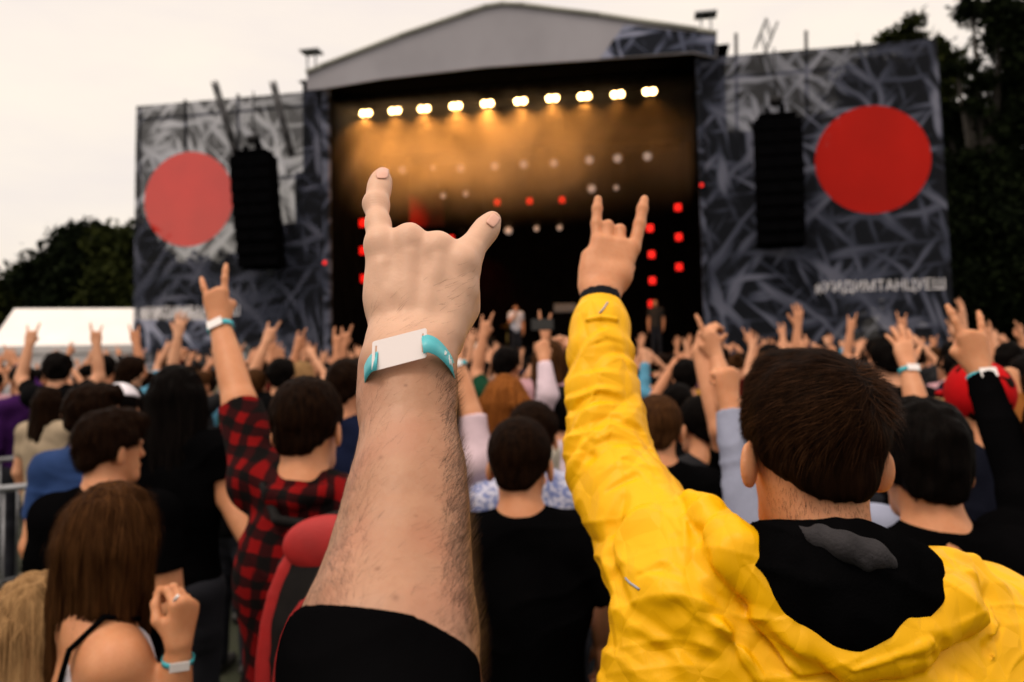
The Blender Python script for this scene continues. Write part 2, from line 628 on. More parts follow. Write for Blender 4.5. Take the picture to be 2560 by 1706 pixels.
# printed scrim: brushed grey strokes crossing on black; a mesh fabric that lets some of what is behind it through
def m_scrim(name, clear=0.22, pale_low=None, dim=1.0):
    t = NT(name); tc = t.n('ShaderNodeTexCoord')
    warp = t.n('ShaderNodeTexNoise'); warp.inputs['Scale'].default_value = 0.55; warp.inputs['Detail'].default_value = 2
    t.l(tc.outputs['Object'], warp.inputs['Vector'])
    wv = t.n('ShaderNodeVectorMath', operation='MULTIPLY_ADD'); wv.inputs[1].default_value = (0.55, 0.55, 0.55)
    t.l(warp.outputs['Color'], wv.inputs[0]); t.l(tc.outputs['Object'], wv.inputs[2])
    prev = None
    for ang, sc, off in ((38, (4.4, 1, 0.60), 0), (-47, (4.0, 1, 0.56), 13), (82, (3.4, 1, 0.5), 29), (-14, (4.6, 1, 0.7), 47)):
        mp = t.n('ShaderNodeMapping'); mp.vector_type = 'TEXTURE'
        mp.inputs['Rotation'].default_value = (0, math.radians(ang), 0); mp.inputs['Location'].default_value = (off, off * .7, off * .3)
        mp.inputs['Scale'].default_value = (1 / sc[0], 1, 1 / sc[2])
        t.l(wv.outputs[0], mp.inputs['Vector'])
        f = t.noise(mp.outputs['Vector'], 0.85, 2, 0.45, 0.35)
        f = t.ramp(f, [(0.555, 0.0), (0.625, 0.7), (0.70, 1.0)])
        prev = f if prev is None else t.mix(1.0, prev, f, 'LIGHTEN')
    big = t.noise(tc.outputs['Object'], 0.35, 2)
    big = t.ramp(big, [(0.3, 0.45), (0.7, 1.0)])
    f = t.mix(1.0, prev, big, 'MULTIPLY')
    c = t.ramp(f, [(0.0, (0.0045 * dim, 0.0055 * dim, 0.009 * dim)), (0.45, (0.040 * dim, 0.046 * dim, 0.072 * dim)), (1.0, (0.19 * dim, 0.20 * dim, 0.27 * dim))])
    t.l(c, t.b.inputs['Base Color']); t.b.inputs['Roughness'].default_value = 0.85; t.b.inputs['Specular IOR Level'].default_value = 0.15
    tr = t.n('ShaderNodeBsdfTransparent'); ms = t.n('ShaderNodeMixShader')
    fb = t.n('ShaderNodeRGBToBW'); t.l(f, fb.inputs[0])            # black ink closes the mesh, pale ink leaves it open
    t.l(t.math('SUBTRACT', 1.0, t.math('MULTIPLY_ADD', fb.outputs[0], clear * 1.5, clear * 0.35)), ms.inputs[0])
    t.l(tr.outputs[0], ms.inputs[1]); t.l(t.b.outputs[0], ms.inputs[2]); t.l(ms.outputs[0], t.out.inputs['Surface'])
    return t.m


def m_clear(name, col, clear, rough=0.8):
    t = NT(name); f = t.noise(t.co('Object'), 0.8, 3)
    c = t.ramp(f, [(0.3, tuple(x * 0.9 for x in col)), (0.7, tuple(min(1, x * 1.08) for x in col))])
    t.l(c, t.b.inputs['Base Color']); t.b.inputs['Roughness'].default_value = rough; t.b.inputs['Specular IOR Level'].default_value = 0.2
    tr = t.n('ShaderNodeBsdfTransparent'); ms = t.n('ShaderNodeMixShader'); ms.inputs[0].default_value = 1 - clear
    t.l(tr.outputs[0], ms.inputs[1]); t.l(t.b.outputs[0], ms.inputs[2]); t.l(ms.outputs[0], t.out.inputs['Surface'])
    return t.m


M['scrim'] = m_scrim('printed_scrim')
M['scrim_dark'] = m_scrim('printed_scrim_lining', 0.10)
M['red_print'] = m_clear('red_print', (0.42, 0.006, 0.0012), 0.03); M['red_pale'] = m_clear('backlit_red_print', (0.58, 0.018, 0.006), 0.07)  # pale copy of the print: sky through the cloth put into its colour
M['scrim_right'] = m_scrim('printed_scrim_dense', 0.07)
M['letter_print'] = m_clear('letter_print', (0.72, 0.70, 0.74), 0.05)


def banner(corners, disc_px, text, text_px, label, w=0.0, strip=None, mats=('scrim', 'red_print')):
    """corners: TL TR BR BL pixels; disc_px: centre, rx; a round hole in the cloth is filled by the disc."""
    cs = [st(*c, w) for c in corners]
    u0 = (cs[0][0] + cs[3][0]) / 2; org = SG(cs[0][0], w, 0)
    root = thing('stage_banner', label, 'banner', org, SRZ, 'printed scrims flanking the stage')
    loc = lambda u, z: (u - cs[0][0], 0.0, z)
    dc = st(disc_px[0], disc_px[1], w); e1 = st(disc_px[0] - disc_px[2], disc_px[1], w); e2 = st(disc_px[0], disc_px[1] - disc_px[3], w)
    ru = abs(e1[0] - dc[0]); rz = abs(e2[1] - dc[1])
    bm = bmesh.new(); n = 72
    ring = [bm.verts.new(loc(dc[0] + ru * math.cos(2 * math.pi * k / n), dc[1] + rz * math.sin(2 * math.pi * k / n))) for k in range(n)]
    cv = []
    for i in range(4):
        a, b = cs[i], cs[(i + 1) % 4]
        for k in range(10):
            s = k / 10; cv.append(bm.verts.new(loc(a[0] + (b[0] - a[0]) * s, a[1] + (b[1] - a[1]) * s)))
    ed = [bm.edges.new((ring[k], ring[(k + 1) % n])) for k in range(n)] + [bm.edges.new((cv[k], cv[(k + 1) % len(cv)])) for k in range(len(cv))]
    bmesh.ops.triangle_fill(bm, edges=ed, use_beauty=True, use_dissolve=False)
    me = bpy.data.meshes.new('cloth'); bm.to_mesh(me); bm.free()
    link('cloth', me, M[mats[0]], root)
    d = MB(); vs = [loc(*dc)] + [loc(dc[0] + ru * math.cos(2 * math.pi * k / n), dc[1] + rz * math.sin(2 * math.pi * k / n)) for k in range(n)]
    d.add(vs, [(0, 1 + k, 1 + (k + 1) % n) for k in range(n)])
    d.build('red_disc', M[mats[1]], root)
    # lettering
    cu = bpy.data.curves.new('lettering', 'FONT'); cu.body = text; cu.size = 1.0; cu.extrude = 0.0
    to = bpy.data.objects.new('lettering_tmp', cu); COL.objects.link(to)
    bpy.context.view_layer.update()
    dg = bpy.context.evaluated_depsgraph_get(); tm = bpy.data.meshes.new_from_object(to.evaluated_get(dg))
    bpy.data.objects.remove(to)
    co = np.array([v.co[:] for v in tm.vertices]); lo, hi = co.min(0), co.max(0)
    a = st(text_px[0], text_px[3], w - 0.02); b = st(text_px[2], text_px[1], w - 0.02)
    zb_l = st(text_px[0], text_px[3], w - .02)[1]; zb_r = st(text_px[2], text_px[4], w - .02)[1]
    for v in tm.vertices:
        s = (v.co.x - lo[0]) / (hi[0] - lo[0]); q = (v.co.y - lo[1]) / (hi[1] - lo[1])
        u = a[0] + (b[0] - a[0]) * s; zb = zb_l + (zb_r - zb_l) * s
        v.co = (u - cs[0][0], -0.02, zb + text_px[5] * q)
    link('lettering', tm, M['letter_print'], root)
    if strip is not None:
        sp = [st(*c, w - 0.03) for c in strip]
        q = MB(); q.add([(x - cs[0][0], -0.03, z) for x, z in sp], [(0, 1, 2, 3)])
        q.build('pale_strip', strip_mat, root)
    return root


strip_mat = m_scrim('pale_scrim', 0.1, None, 2.6)
banner([(340, 266), (806, 226), (812, 925), (331, 925)], (471, 498, 110, 118), '#ХИДИМТАНЦУЕШ', (352, 763, 598, 797, 794, 0.36),
       'grey and black printed scrim with a pale backlit red disc beside the stage',
       strip=[(334, 800), (575, 800), (575, 880), (332, 880)], mats=('scrim', 'red_pale'))
banner([(1742, 146), (2342, 97), (2392, 905), (1768, 905)], (2181, 399, 144, 135), '#ХИДИМТАНЦУЕШ', (2038, 700, 2362, 738, 729, 0.34),
       'black printed scrim with a deep red disc under tall dark trees, right of the stage', mats=('scrim_right', 'red_print'))

# scaffold and rigging behind / above the scrims
def scaffold(poles, beams, label, w=0.7, r=0.05):
    pts = [spx(p[0], p[1], w) for p in poles]
    org = SG(st(poles[0][0], poles[0][1], w)[0], w, 0)
    root = thing('scaffold_tower', label, 'scaffolding', org, 0, 'scaffolding behind the scrims')
    for (x0, y0, x1, y1) in poles_to_lines(poles):
        m = MB(); m.tube(spx(x0, y0, w), spx(x1, y1, w), r, 8); m.build('pole', M['dark_truss'], root, True, org)
    for (x0, y0, x1, y1) in beams:
        m = MB(); a = spx(x0, y0, w); b = spx(x1, y1, w); m.tube(a, b, r * 0.9, 8)
        m.build('beam', M['dark_truss'], root, True, org)
    return root


def poles_to_lines(poles): return [(p[0], p[1], p[2], p[3]) for p in poles]


scaffold([(463, 250, 465, 372), (350, 268, 345, 900), (595, 236, 597, 900), (800, 222, 800, 900)],
         [(350, 300, 800, 262), (590, 450, 800, 440), (348, 660, 800, 660)],
         'dark scaffold frame standing behind the scrim with the pale red disc')
scaffold([(1765, 150, 1780, 900), (1840, 84, 1848, 900), (2015, 78, 2026, 900), (2335, 100, 2380, 900)],
         [(1765, 200, 2335, 150), (1775, 660, 2360, 650)],
         'dark scaffold frame standing behind the scrim with the deep red disc')


def lattice(a, b, width, label, name='rigging_truss', r=0.028, w_dir=None, mat='dark_truss', parent=None, seg=0.45):
    a = np.asarray(a, float); b = np.asarray(b, float); t = unit(b - a); s = unit(np.cross(t, W_)); q = unit(np.cross(t, s))
    root = parent or thing(name, label, 'truss', a)
    L = np.linalg.norm(b - a); n = max(2, int(L / seg))
    off = [s * i + q * j for i in (-width / 2, width / 2) for j in (-width / 2, width / 2)]
    for o in off:
        m = MB(); m.tube(a + o, b + o, r, 6); m.build('chord', M[mat], root, True, a)
    m = MB()
    for k in range(n):
        p0 = a + t * L * k / n; p1 = a + t * L * (k + 1) / n
        for i, j in ((0, 1), (2, 3), (0, 2), (1, 3)):
            m.tube(p0 + off[i], p1 + off[j], r * 0.6, 5)
    m.build('lacing', M[mat], root, True, a)
    return root


G = 'rigging above the scrims'
for (a, b, wd, lab) in (((536, 205), (592, 390), 0.12, 'thin dark rigging boom leaning over the speaker stack by the pale red disc'),
                        ((682, 205), (730, 392), 0.12, 'thin dark rigging boom between the speaker stack and the stage opening, near the pale disc'),
                        ((1902, 122), (1928, 56), 0.30, 'short leaning lattice truss on top of the scrim with the deep red disc')):
    tag(lattice(spx(*a, -0.25), spx(*b, -0.25), wd, lab), group=G)


def winch(px, py_top, py_bot, label):
    p = spx(px, py_top, 0.6); q = spx(px, py_bot, 0.6)
    root = thing('roof_winch', label, 'winch', q, SRZ, 'winches on the roof towers')
    h = p[2] - q[2]
    m = MB(); m.box((0, 0, h), (0.60, 0.5, 0.07), bev=0.02); m.build('plate', M['grey_metal'], root)
    for s in (-0.22, 0.22):
        m = MB(); m.box((s * .6, 0, h / 2 - 0.04), (0.05, 0.05, h - 0.04)); m.build('leg', M['grey_metal'], root)
    m = MB(); m.box((0, 0, h * .12), (.22, .2, .10), bev=.02); m.build('drum', M['grey_metal'], root)


winch(779, 130, 186, 'small dark winch head on the roof tower by the pale red disc')
winch(1766, 37, 96, 'small dark winch head on the roof tower near the tall tree')

# ------------------------------------------------------------------ the stage building
stage = thing('concert_stage', 'large open air concert stage with a grey gabled roof and black drapes', 'stage', SROOT, SRZ)


def stpt(u, w, z): return np.array([u - WID / 2, w, z])


def stl(px, py, w): u, z = st(px, py, w); return stpt(u, w, z)


wf = -0.35
top = [(767, 182), (806, 165), (1000, 90), (1160, 35), (1213, 17), (1257, 10), (1310, 13), (1500, 38), (1742, 74), (1792, 84)]
bot = [(1792, 146), (1734, 133), (1213, 168), (953, 198), (810, 222), (767, 226)]
tp = [stl(x, y, wf) for x, y in top]; bp = [stl(x, y, wf) for x, y in bot]
m = MB(); poly = tp + bp
n = len(poly)
m.add(poly + [p + np.array([0, 0.06, 0]) for p in poly], [tuple(range(n - 1, -1, -1)), tuple(range(n, 2 * n))] + [(i, (i + 1) % n, n + (i + 1) % n, n + i) for i in range(n)])
m.build('fascia', M['fascia'], stage)
m = MB()
for i in range(len(tp) - 1):
    a, b = tp[i] + np.array([0, -0.03, 0.0]), tp[i + 1] + np.array([0, -0.03, 0.0])
    m.tube(a, b, 0.07, 8)
m.build('roof_edge', M['edge_pale'], stage, True)
m = MB(); DEP = 10.0
vs = []
for p in tp: vs += [p + np.array([0, 0.08, 0.03]), p + np.array([0, DEP, -0.2])]
m.add(vs, [(2 * i, 2 * i + 2, 2 * i + 3, 2 * i + 1) for i in range(len(tp) - 1)])
m.build('roof_canopy', M['black_cloth'], stage)
# patterned ends of the fascia, a few mm proud of it
m = MB()
pe = [stl(1560, 62, wf - .02), stl(1742, 82, wf - .02), stl(1790, 90, wf - .02), stl(1790, 143, wf - .02), stl(1734, 129, wf - .02), stl(1500, 146, wf - .02)]
m.add(pe, [tuple(range(5, -1, -1))])
m.build('printed_fascia_end', m_scrim('fascia_end_scrim', 0.05, None, 2.2), stage)
UL = st(815, 500)[0] - WID / 2; UR = st(1752, 500)[0] - WID / 2; DZ = 1.70
m = MB(); m.box(((UL + UR) / 2, 4.6, DZ - 0.1), (UR - UL + 1.2, 9.6, 0.2)); m.build('deck', M['deck'], stage)
m = MB(); m.box(((UL + UR) / 2, -0.12, (DZ - 0.2) / 2), (UR - UL + 0.6, 0.04, DZ - 0.2)); m.build('deck_skirt', M['black_cloth'], stage)


def drape(a, b, z0, z1, amp=0.05, n=60):
    a = np.asarray(a, float); b = np.asarray(b, float); t = unit(b - a); nn = np.array([-t[1], t[0], 0]); L = np.linalg.norm(b - a)
    vs = []; fs = []
    for k in range(n + 1):
        s = k / n; o = amp * math.sin(s * L * 7 + 0.6 * math.sin(s * L * 2.1))
        p = a + (b - a) * s + nn * o
        vs += [(p[0], p[1], z0), (p[0], p[1], z1)]
    fs = [(2 * k, 2 * k + 2, 2 * k + 3, 2 * k + 1) for k in range(n)]
    return vs, fs


ZT = 9.3
m = MB(); m.add([p + np.array([0, DEP, -0.2]) for p in tp] + [p + np.array([0, DEP, -4.0]) for p in (tp[-1], tp[0])], [tuple(range(len(tp) + 2))]); m.build('rear_gable', M['black_cloth'], stage)
m = MB(); m.add([(UL - .9, 0.1, 10.05), (UR + .9, 0.1, 10.05), (UR + .9, 9.5, 9.95), (UL - .9, 9.5, 9.95)][::-1], [(0, 1, 2, 3)])
for q_ in (UL - .75, UR + .75): m.add([(q_, .1, 5), (q_, 9.6, 5), (q_, 9.6, 10.0), (q_, .1, 10.1)], [(0, 1, 2, 3)])
m.build('roof_side_sheeting', M['black_cloth'], stage)
for nm, a, b in (('back_drape', (UL - .6, 9.2, 0), (UR + .6, 9.2, 0)), ('side_drape', (UL - .35, 0.25, 0), (UL - .35, 9.2, 0)), ('side_drape', (UR + .35, 0.25, 0), (UR + .35, 9.2, 0))):
    m = MB(); m.add(*drape(a, b, 0.05, ZT + 0.6)); m.build(nm, M['black_cloth'], stage, True)
# backstage masking seen as darkness through the mesh scrims
for (x0, x1, y0) in ((690, 815, 560), (735, 815, 430), (1765, 1900, 330), (1880, 2060, 300)):
    a = stl(x0, y0, 1.6); b = stl(x1, y0, 1.6)
    m = MB(); m.add(*drape((a[0], 1.6 + 0.01 * x0 / 100, 0), (b[0], 1.6 + 0.01 * x0 / 100, 0), 0.05, a[2], 0.04, 20)); m.build('masking_drape', M['black_cloth'], stage, True)
for px0, px1, y0, y1 in ((806, 822, 226, 900), (1738, 1752, 146, 900)):
    a = stl(px0, y0, -0.05); b = stl(px1, y0, -0.05)
    m = MB(); m.box(((a[0] + b[0]) / 2, -0.02, a[2] / 2), (abs(b[0] - a[0]), 0.16, a[2])); m.build('portal_leg', M['scrim_dark'], stage)

# ------------------------------------------------------------------ lamps
def lamp_truss(pa, pb, w, label):
    lattice(spx(*pa, w), spx(*pb, w), 0.3, label, 'lighting_truss', mat='black_metal')


LW = 1.6
lamps = [(914, 283), (987, 277), (1060, 272), (1139, 265), (1218, 259), (1301, 253), (1381, 246), (1461, 241), (1544, 236), (1624, 229)]
lamp_truss((860, 262), (1690, 198), LW + 0.3, 'black lighting truss carrying the lit row of twin lamps')
MR = [(1010, 424), (1085, 419), (1152, 420), (1238, 414), (1312, 410), (1384, 407), (1473, 399), (1545, 395), (1620, 390)]
lamp_truss((950, 405), (1700, 362), 6.0, 'black lighting truss over the row of unlit moving heads')
ordn = ['first', 'second', 'third', 'fourth', 'fifth', 'sixth', 'seventh', 'eighth', 'ninth', 'tenth']
blinder_meshes = None
for i, (px, py) in enumerate(lamps):
    c = spx(px, py, LW)
    root = thing('blinder_lamp', f'glowing warm twin stage lamp, {ordn[i]} of the lit row counting from the pale disc side', 'stage light', c, SRZ, 'lit twin lamps on the front truss')
    if blinder_meshes is None:
        hs = MB(); hs.box((0, 0.12, 0), (0.42, 0.2, 0.24), bev=0.03)
        h = hs.build('housing', M['black_metal'], root)
        lm = []
        for s in (-0.095, 0.095):
            q = MB(); q.lathe([(0, -0.015), (0.06, -0.012), (0.088, 0.0), (0.088, 0.02)], (s, 0, 0), (0, 1, 0), 20)
            lm.append(q.build('lens', M['lamp_on'], root, True))
        bk = MB(); bk.box((0, 0.15, 0.19), (0.46, 0.03, 0.16)); b = bk.build('bracket', M['black_metal'], root)
        blinder_meshes = [h] + lm + [b]
    else:
        for o in blinder_meshes:
            k = o.copy(); COL.objects.link(k); k.parent = root
    ld = bpy.data.lights.new('beam', 'SPOT'); ld.energy = 340 * (1.35 - 0.09 * i); ld.color = (1.0, 0.40, 0.075)
    ld.spot_size = math.radians(155); ld.spot_blend = 1.0; ld.shadow_soft_size = 0.08
    lo = bpy.data.objects.new('beam', ld); COL.objects.link(lo); lo.parent = root; lo.location = (0, 0.0, -0.16)
    lo.rotation_euler = (math.radians(14), 0, math.radians(0))

mh_meshes = None


def moving_head(px, py, w, label, s=1.0, tilt=0.3, group='unlit moving heads'):
    global mh_meshes
    c = spx(px, py, w)
    root = thing('moving_head', label, 'stage light', c, SRZ + 0.2 * math.sin(px), group)
    if mh_meshes is None:
        o = []
        q = MB(); q.box((0, 0, 0.30), (0.3, 0.26, 0.12), bev=0.02); o.append(q.build('base', M['black_metal'], root))
        q = MB(); q.box((-0.17, 0, 0.12), (0.05, 0.1, 0.3)); q.box((0.17, 0, 0.12), (0.05, 0.1, 0.3)); q.box((0, 0, 0.24), (0.3, 0.1, 0.03)); o.append(q.build('yoke', M['black_metal'], root))
        q = MB(); q.lathe([(0, 0.2), (0.09, 0.19), (0.14, 0.1), (0.15, -0.12), (0.13, -0.14)], (0, 0, 0), (0, 1, 0.4), 20); o.append(q.build('head', M['pale_metal'], root, True))
        q = MB(); q.lathe([(0, -0.16), (0.07, -0.155), (0.13, -0.135)], (0, 0, 0), (0, 1, 0.4), 20); o.append(q.build('lens', M['lens'], root, True))
        mh_meshes = o
    else:
        for p in mh_meshes:
            k = p.copy(); COL.objects.link(k); k.parent = root
    root.scale = (s, s, s)


M['lens'] = emis('lens_reflection_glow', (0.85, 0.72, 0.66), 0.28)  # unlit lenses glow faintly to stand in for reflected sky
for i, (px, py) in enumerate(MR):
    moving_head(px, py, 6.0, f'pale unlit moving head, {ordn[i]} of the middle row from the pale disc side', 1.05 if i not in (1,) else 0.7)
for px, py, lab, s in ((1110, 489, 'small faint moving head in the smoke above the red glow', 0.7), (1166, 484, 'small faint moving head above the first red lamp of the row', 0.7),
                       (1478, 471, 'pale moving head hanging alone above the yellow sleeved hand', 1.0), (1540, 469, 'slim bluish moving head hanging just right of the lone pale one', 0.6),
                       (1271, 576, 'pale moving head below the red row, behind the little finger of the raised hand', 0.9), (1342, 571, 'slim pale moving head, middle one of the lowest three', 0.6),
                       (1400, 569, 'slim pale moving head, nearest of the lowest three to the yellow sleeve', 0.6)):
    moving_head(px, py, 6.6, lab, s)

reds = [(1243, 506), (1324, 503), (1405, 500), (1695, 519), (1697, 593), (1698, 668), (1625, 571), (1629, 637), (1631, 702), (1629, 760),
        (906, 558), (907, 627), (910, 697), (1128, 597), (812, 657), (1754, 463)]
rlab = ['first of three red lamps in a row above the stage middle', 'middle of three red lamps in a row above the stage middle', 'last of three red lamps in a row, nearest the yellow sleeved hand',
        'topmost red lamp of the outer column by the stage edge', 'middle red lamp of the outer column by the stage edge', 'lowest red lamp of the outer column by the stage edge',
        'topmost red lamp of the inner column beside the yellow cuffed hand', 'second red lamp of the inner column beside the yellow cuff', 'third red lamp of the inner column beside the yellow cuff', 'lowest red lamp of the inner column beside the yellow cuff',
        'topmost red lamp half hidden by the raised index finger', 'second red lamp half hidden by the raised hand edge', 'lowest red lamp half hidden by the raised hand edge',
        'red lamp peeking out beside the ring finger knuckle', 'dim red lamp on the portal leg beside the pale disc scrim', 'dim red lamp on the portal leg beside the deep disc scrim']
led = None
for (px, py), lab in zip(reds, rlab):
    w = 7.0 if 1000 < px < 1500 else (-0.2 if px in (812, 1754) else 3.5)
    c = spx(px, py, w)
    root = thing('red_lamp', lab + ', glowing', 'stage light', c, SRZ, 'red stage lamps')
    if led is None:
        q = MB(); q.box((0, 0.09, 0), (0.24, 0.14, 0.26), bev=0.02); a = q.build('housing', M['black_metal'], root)
        q = MB(); q.box((0, 0, 0), (0.19, 0.03, 0.21), bev=0.008); led = [a, q.build('lens', M['led_red'], root)]
    else:
        for o in led:
            k = o.copy(); COL.objects.link(k); k.parent = root
    sc_ = 1.0 if w > 0 else 0.4
    if px < 1000: sc_ *= 1.15
    root.scale = (sc_,) * 3
# the red wash light deep on stage
for px, py, en, tgt in ((1090, 470, 520, (985, 560)), (1160, 590, 350, (1205, 700))):
    c = spx(px, py, 7.4); tg = spx(*tgt, 8.9)
    ld = bpy.data.lights.new('red_beam', 'SPOT'); ld.energy = en; ld.color = (1, 0.012, 0.006); ld.spot_size = math.radians(60); ld.spot_blend = 0.8; ld.shadow_soft_size = 0.1
    root = thing('red_wash_light', 'dark wash light casting red onto the back drape ' + ('above the knuckles' if px == 1090 else 'under the little finger'), 'stage light', c)
    q = MB(); q.lathe([(0, 0.26), (0.1, 0.25), (0.13, 0.1), (0.13, 0.02)], (0, 0, 0), -unit(tg - c), 16); q.build('housing', M['black_metal'], root, True)
    lo = bpy.data.objects.new('red_beam', ld); COL.objects.link(lo); lo.parent = root
    lo.rotation_euler = Vector(tg - c).to_track_quat('-Z', 'Y').to_euler()
rd = MB()
# red sheet added behind the lamps, its colour standing in for beam glow
M['red_glow_sheet'] = simple('red_glow_sheet', (0.10, 0.004, 0.003), 0.8, 0.4, 2)
vs, fs = drape(tuple(stl(980, 560, 9.0)[:2]) + (0,), tuple(stl(1110, 560, 9.0)[:2]) + (0,), stl(1000, 570, 9.0)[2], stl(1000, 490, 9.0)[2], 0.03, 30)
rd.add(vs, fs); rd.build('red_glow_sheet', M['red_glow_sheet'], stage, True)

# ------------------------------------------------------------------ smoke lit by the warm lamps
def smoke():
    t = NT('amber_smoke'); t.t.nodes.remove(t.b)
    v = t.n('ShaderNodeVolumePrincipled')
    v.inputs['Color'].default_value = (0.9, 0.8, 0.7, 1); v.inputs['Anisotropy'].default_value = 0.2
    f = t.noise(t.co('Object'), 0.45, 3, 0.55, 0.6)
    f = t.ramp(f, [(0.40, 0.0), (0.64, 1.0)])
    tc2 = t.n('ShaderNodeTexCoord'); s3 = t.n('ShaderNodeSeparateXYZ'); t.l(tc2.outputs['Object'], s3.inputs[0])
    zr = t.n('ShaderNodeMapRange', interpolation_type='SMOOTHSTEP'); zr.inputs['From Min'].default_value = 6.0; zr.inputs['From Max'].default_value = 8.0; t.l(s3.outputs['Z'], zr.inputs['Value'])
    xr = t.n('ShaderNodeMapRange', interpolation_type='SMOOTHSTEP'); xr.inputs['From Min'].default_value = 4.2; xr.inputs['From Max'].default_value = -1.5; t.l(s3.outputs['X'], xr.inputs['Value'])
    xm = t.math('MULTIPLY_ADD', xr.outputs[0], 0.8, 0.2)
    dn = t.math('MULTIPLY', t.math('MULTIPLY', t.math('MULTIPLY_ADD', f, 0.30, 0.05), zr.outputs[0]), xm)
    t.l(dn, v.inputs['Density'])
    t.l(v.outputs[0], t.out.inputs['Volume'])
    return t.m


m = MB(); a = stl(820, 480, 1.0); b = stl(1740, 240, 1.0)
m.box(((UL + UR) / 2, 2.9, 7.1), (UR - UL - 0.1, 5.2, 4.6))
o = m.build('stage_smoke', smoke()); o.location = SROOT; o.rotation_euler = (0, 0, SRZ); tag(o, kind='stuff')
o.data.materials[0].volume_intersection_method = 'FAST' if hasattr(o.data.materials[0], 'volume_intersection_method') else None

# ------------------------------------------------------------------ line arrays
def line_array(px, y0, y1, wpx, label, n, lean):
    pt = spx(px, y0, -0.75); pb = spx(px + lean, y1, -0.75); h = (pt[2] - pb[2]) / n
    wd = abs(st(px - wpx / 2, y0, -.75)[0] - st(px + wpx / 2, y0, -.75)[0])
    root = thing('line_array', label, 'speaker array', pt, SRZ, 'hanging line arrays')
    q = MB(); q.box((0, 0, 0.10), (wd * 0.8, 0.5, 0.08)); q.box((-wd * .2, 0, 0.22), (0.08, 0.2, 0.2)); q.box((wd * .12, 0, 0.25), (0.12, 0.2, 0.26)); q.build('flying_frame', M['cabinet'], root)
    q = MB(); q.lathe([(0, -0.16), (0.12, -0.15), (0.13, 0.15), (0, 0.16)], (0, 0, 0.5), (1, 0, 0), 14); q.tube((0, 0, 0.6), (0, 0, 1.9), 0.02, 6); q.build('chain_hoist', M['black_metal'], root, True)
    for k in range(n):
        q = MB(); s = k / n; z = -h * (k + 0.5)
        tl = -0.03 - 0.16 * s * s
        R = np.array(Matrix.Rotation(tl, 3, 'X'))
        x0, x1 = -wd / 2, wd / 2
        xx = (pb - pt) @ U_ * s
        yy = 0.25 * s * s
        q.box((xx, yy, z), (wd, 0.55, h * 0.97), R, bev=0.015)
        for j in (-1, 1):
            q.box((xx + j * wd * 0.27, yy - 0.285, z), (wd * 0.36, 0.02, h * 0.8), R)
        q.build('speaker_cabinet', M['cabinet'], root)


line_array(634, 392, 668, 100, 'tall black hanging speaker array beside the pale red disc', 9, 14)
line_array(1942, 302, 612, 116, 'tall black hanging speaker array beside the deep red disc', 10, 14)

# ------------------------------------------------------------------ on the deck
def on_deck(px, w): return SG(st(px, 800, w)[0], w, DZ)


dk = on_deck(1198, 4.0)
drum = thing('drum_kit', 'drum kit with a white bass drum head on the dark stage', 'drum kit', dk, SRZ)
M['drum_white'] = simple('drum_head', (0.75, 0.75, 0.78), 0.4, 0.06, 3)
M['brass'] = simple('cymbal_brass', (0.5, 0.35, 0.1), 0.3, 0.2, 6, metal=1.0)
q = MB(); q.lathe([(0.28, 0), (0.29, 0.02), (0.29, 0.42), (0.28, 0.44)], (0, 0, 0.3), (0, 1, 0), 28); q.build('bass_drum_shell', M['black_metal'], drum, True)
q = MB(); q.lathe([(0, -0.005), (0.27, 0.0), (0.28, 0.01)], (0, 0, 0.3), (0, 1, 0), 28); q.build('bass_drum_head', M['drum_white'], drum, True)
for x, y, z in ((-0.3, 0.3, 0.62), (0.28, 0.3, 0.62), (0.6, 0.5, 0.35)):
    q = MB(); q.lathe([(0.17, -0.12), (0.18, -0.11), (0.18, 0.1), (0, 0.11)], (x, y, z), (0, -0.25, 1), 20); q.tube((x, y, 0), (x, y, z - .1), 0.015, 6); q.build('tom', M['black_metal'], drum, True)
for x, y, z in ((-0.75, 0.4, 1.05), (0.85, 0.4, 1.1)):
    q = MB(); q.lathe([(0, 0.02), (0.05, 0.015), (0.22, -0.01)], (x, y, z), (0, -0.3, 1), 20); q.tube((x, y, 0), (x, y, z), 0.012, 6); q.build('cymbal', M['brass'], drum, True)
for px, lab in ((1415, 'grey topped amplifier case behind the singer'),):
    c = on_deck(px, 5.0); root = thing('amplifier', lab, 'amplifier', c, SRZ)
    q = MB(); q.box((0, 0, 0.75), (0.8, 0.4, 1.5), bev=0.02); q.build('cabinet', M['cabinet'], root)
    q = MB(); q.box((0, -0.02, 1.66), (0.75, 0.36, 0.28), bev=0.02); q.build('amp_head', simple('amp_grey', (0.10, 0.10, 0.11), 0.6, 0.2, 5), root)
for px in (1225, 1330, 1480):
    c = on_deck(px, 0.5); root = thing('floor_monitor', 'black wedge monitor on the stage lip ' + {1225: 'before the drum kit', 1330: 'before the singer', 1480: 'behind the yellow sleeve'}[px], 'monitor speaker', c, SRZ)
    q = MB(); q.add([(-.3, -.2, 0), (.3, -.2, 0), (.3, .22, 0), (-.3, .22, 0), (-.3, -.2, .32), (.3, -.2, .32), (.3, .1, .36), (-.3, .1, .36), (-.3, .22, .12), (.3, .22, .12)],
                    [(0, 3, 2, 1), (0, 1, 5, 4), (4, 5, 6, 7), (7, 6, 9, 8), (8, 9, 2, 3), (1, 2, 9, 6, 5), (0, 4, 7, 8, 3)]); q.build('wedge_case', M['cabinet'], root)
    q = MB(); q.box((0, 0.168, 0.25), (0.5, 0.02, 0.2), np.array(Matrix.Rotation(-0.45, 3, 'X'))); q.build('grille', M['black_metal'], root)

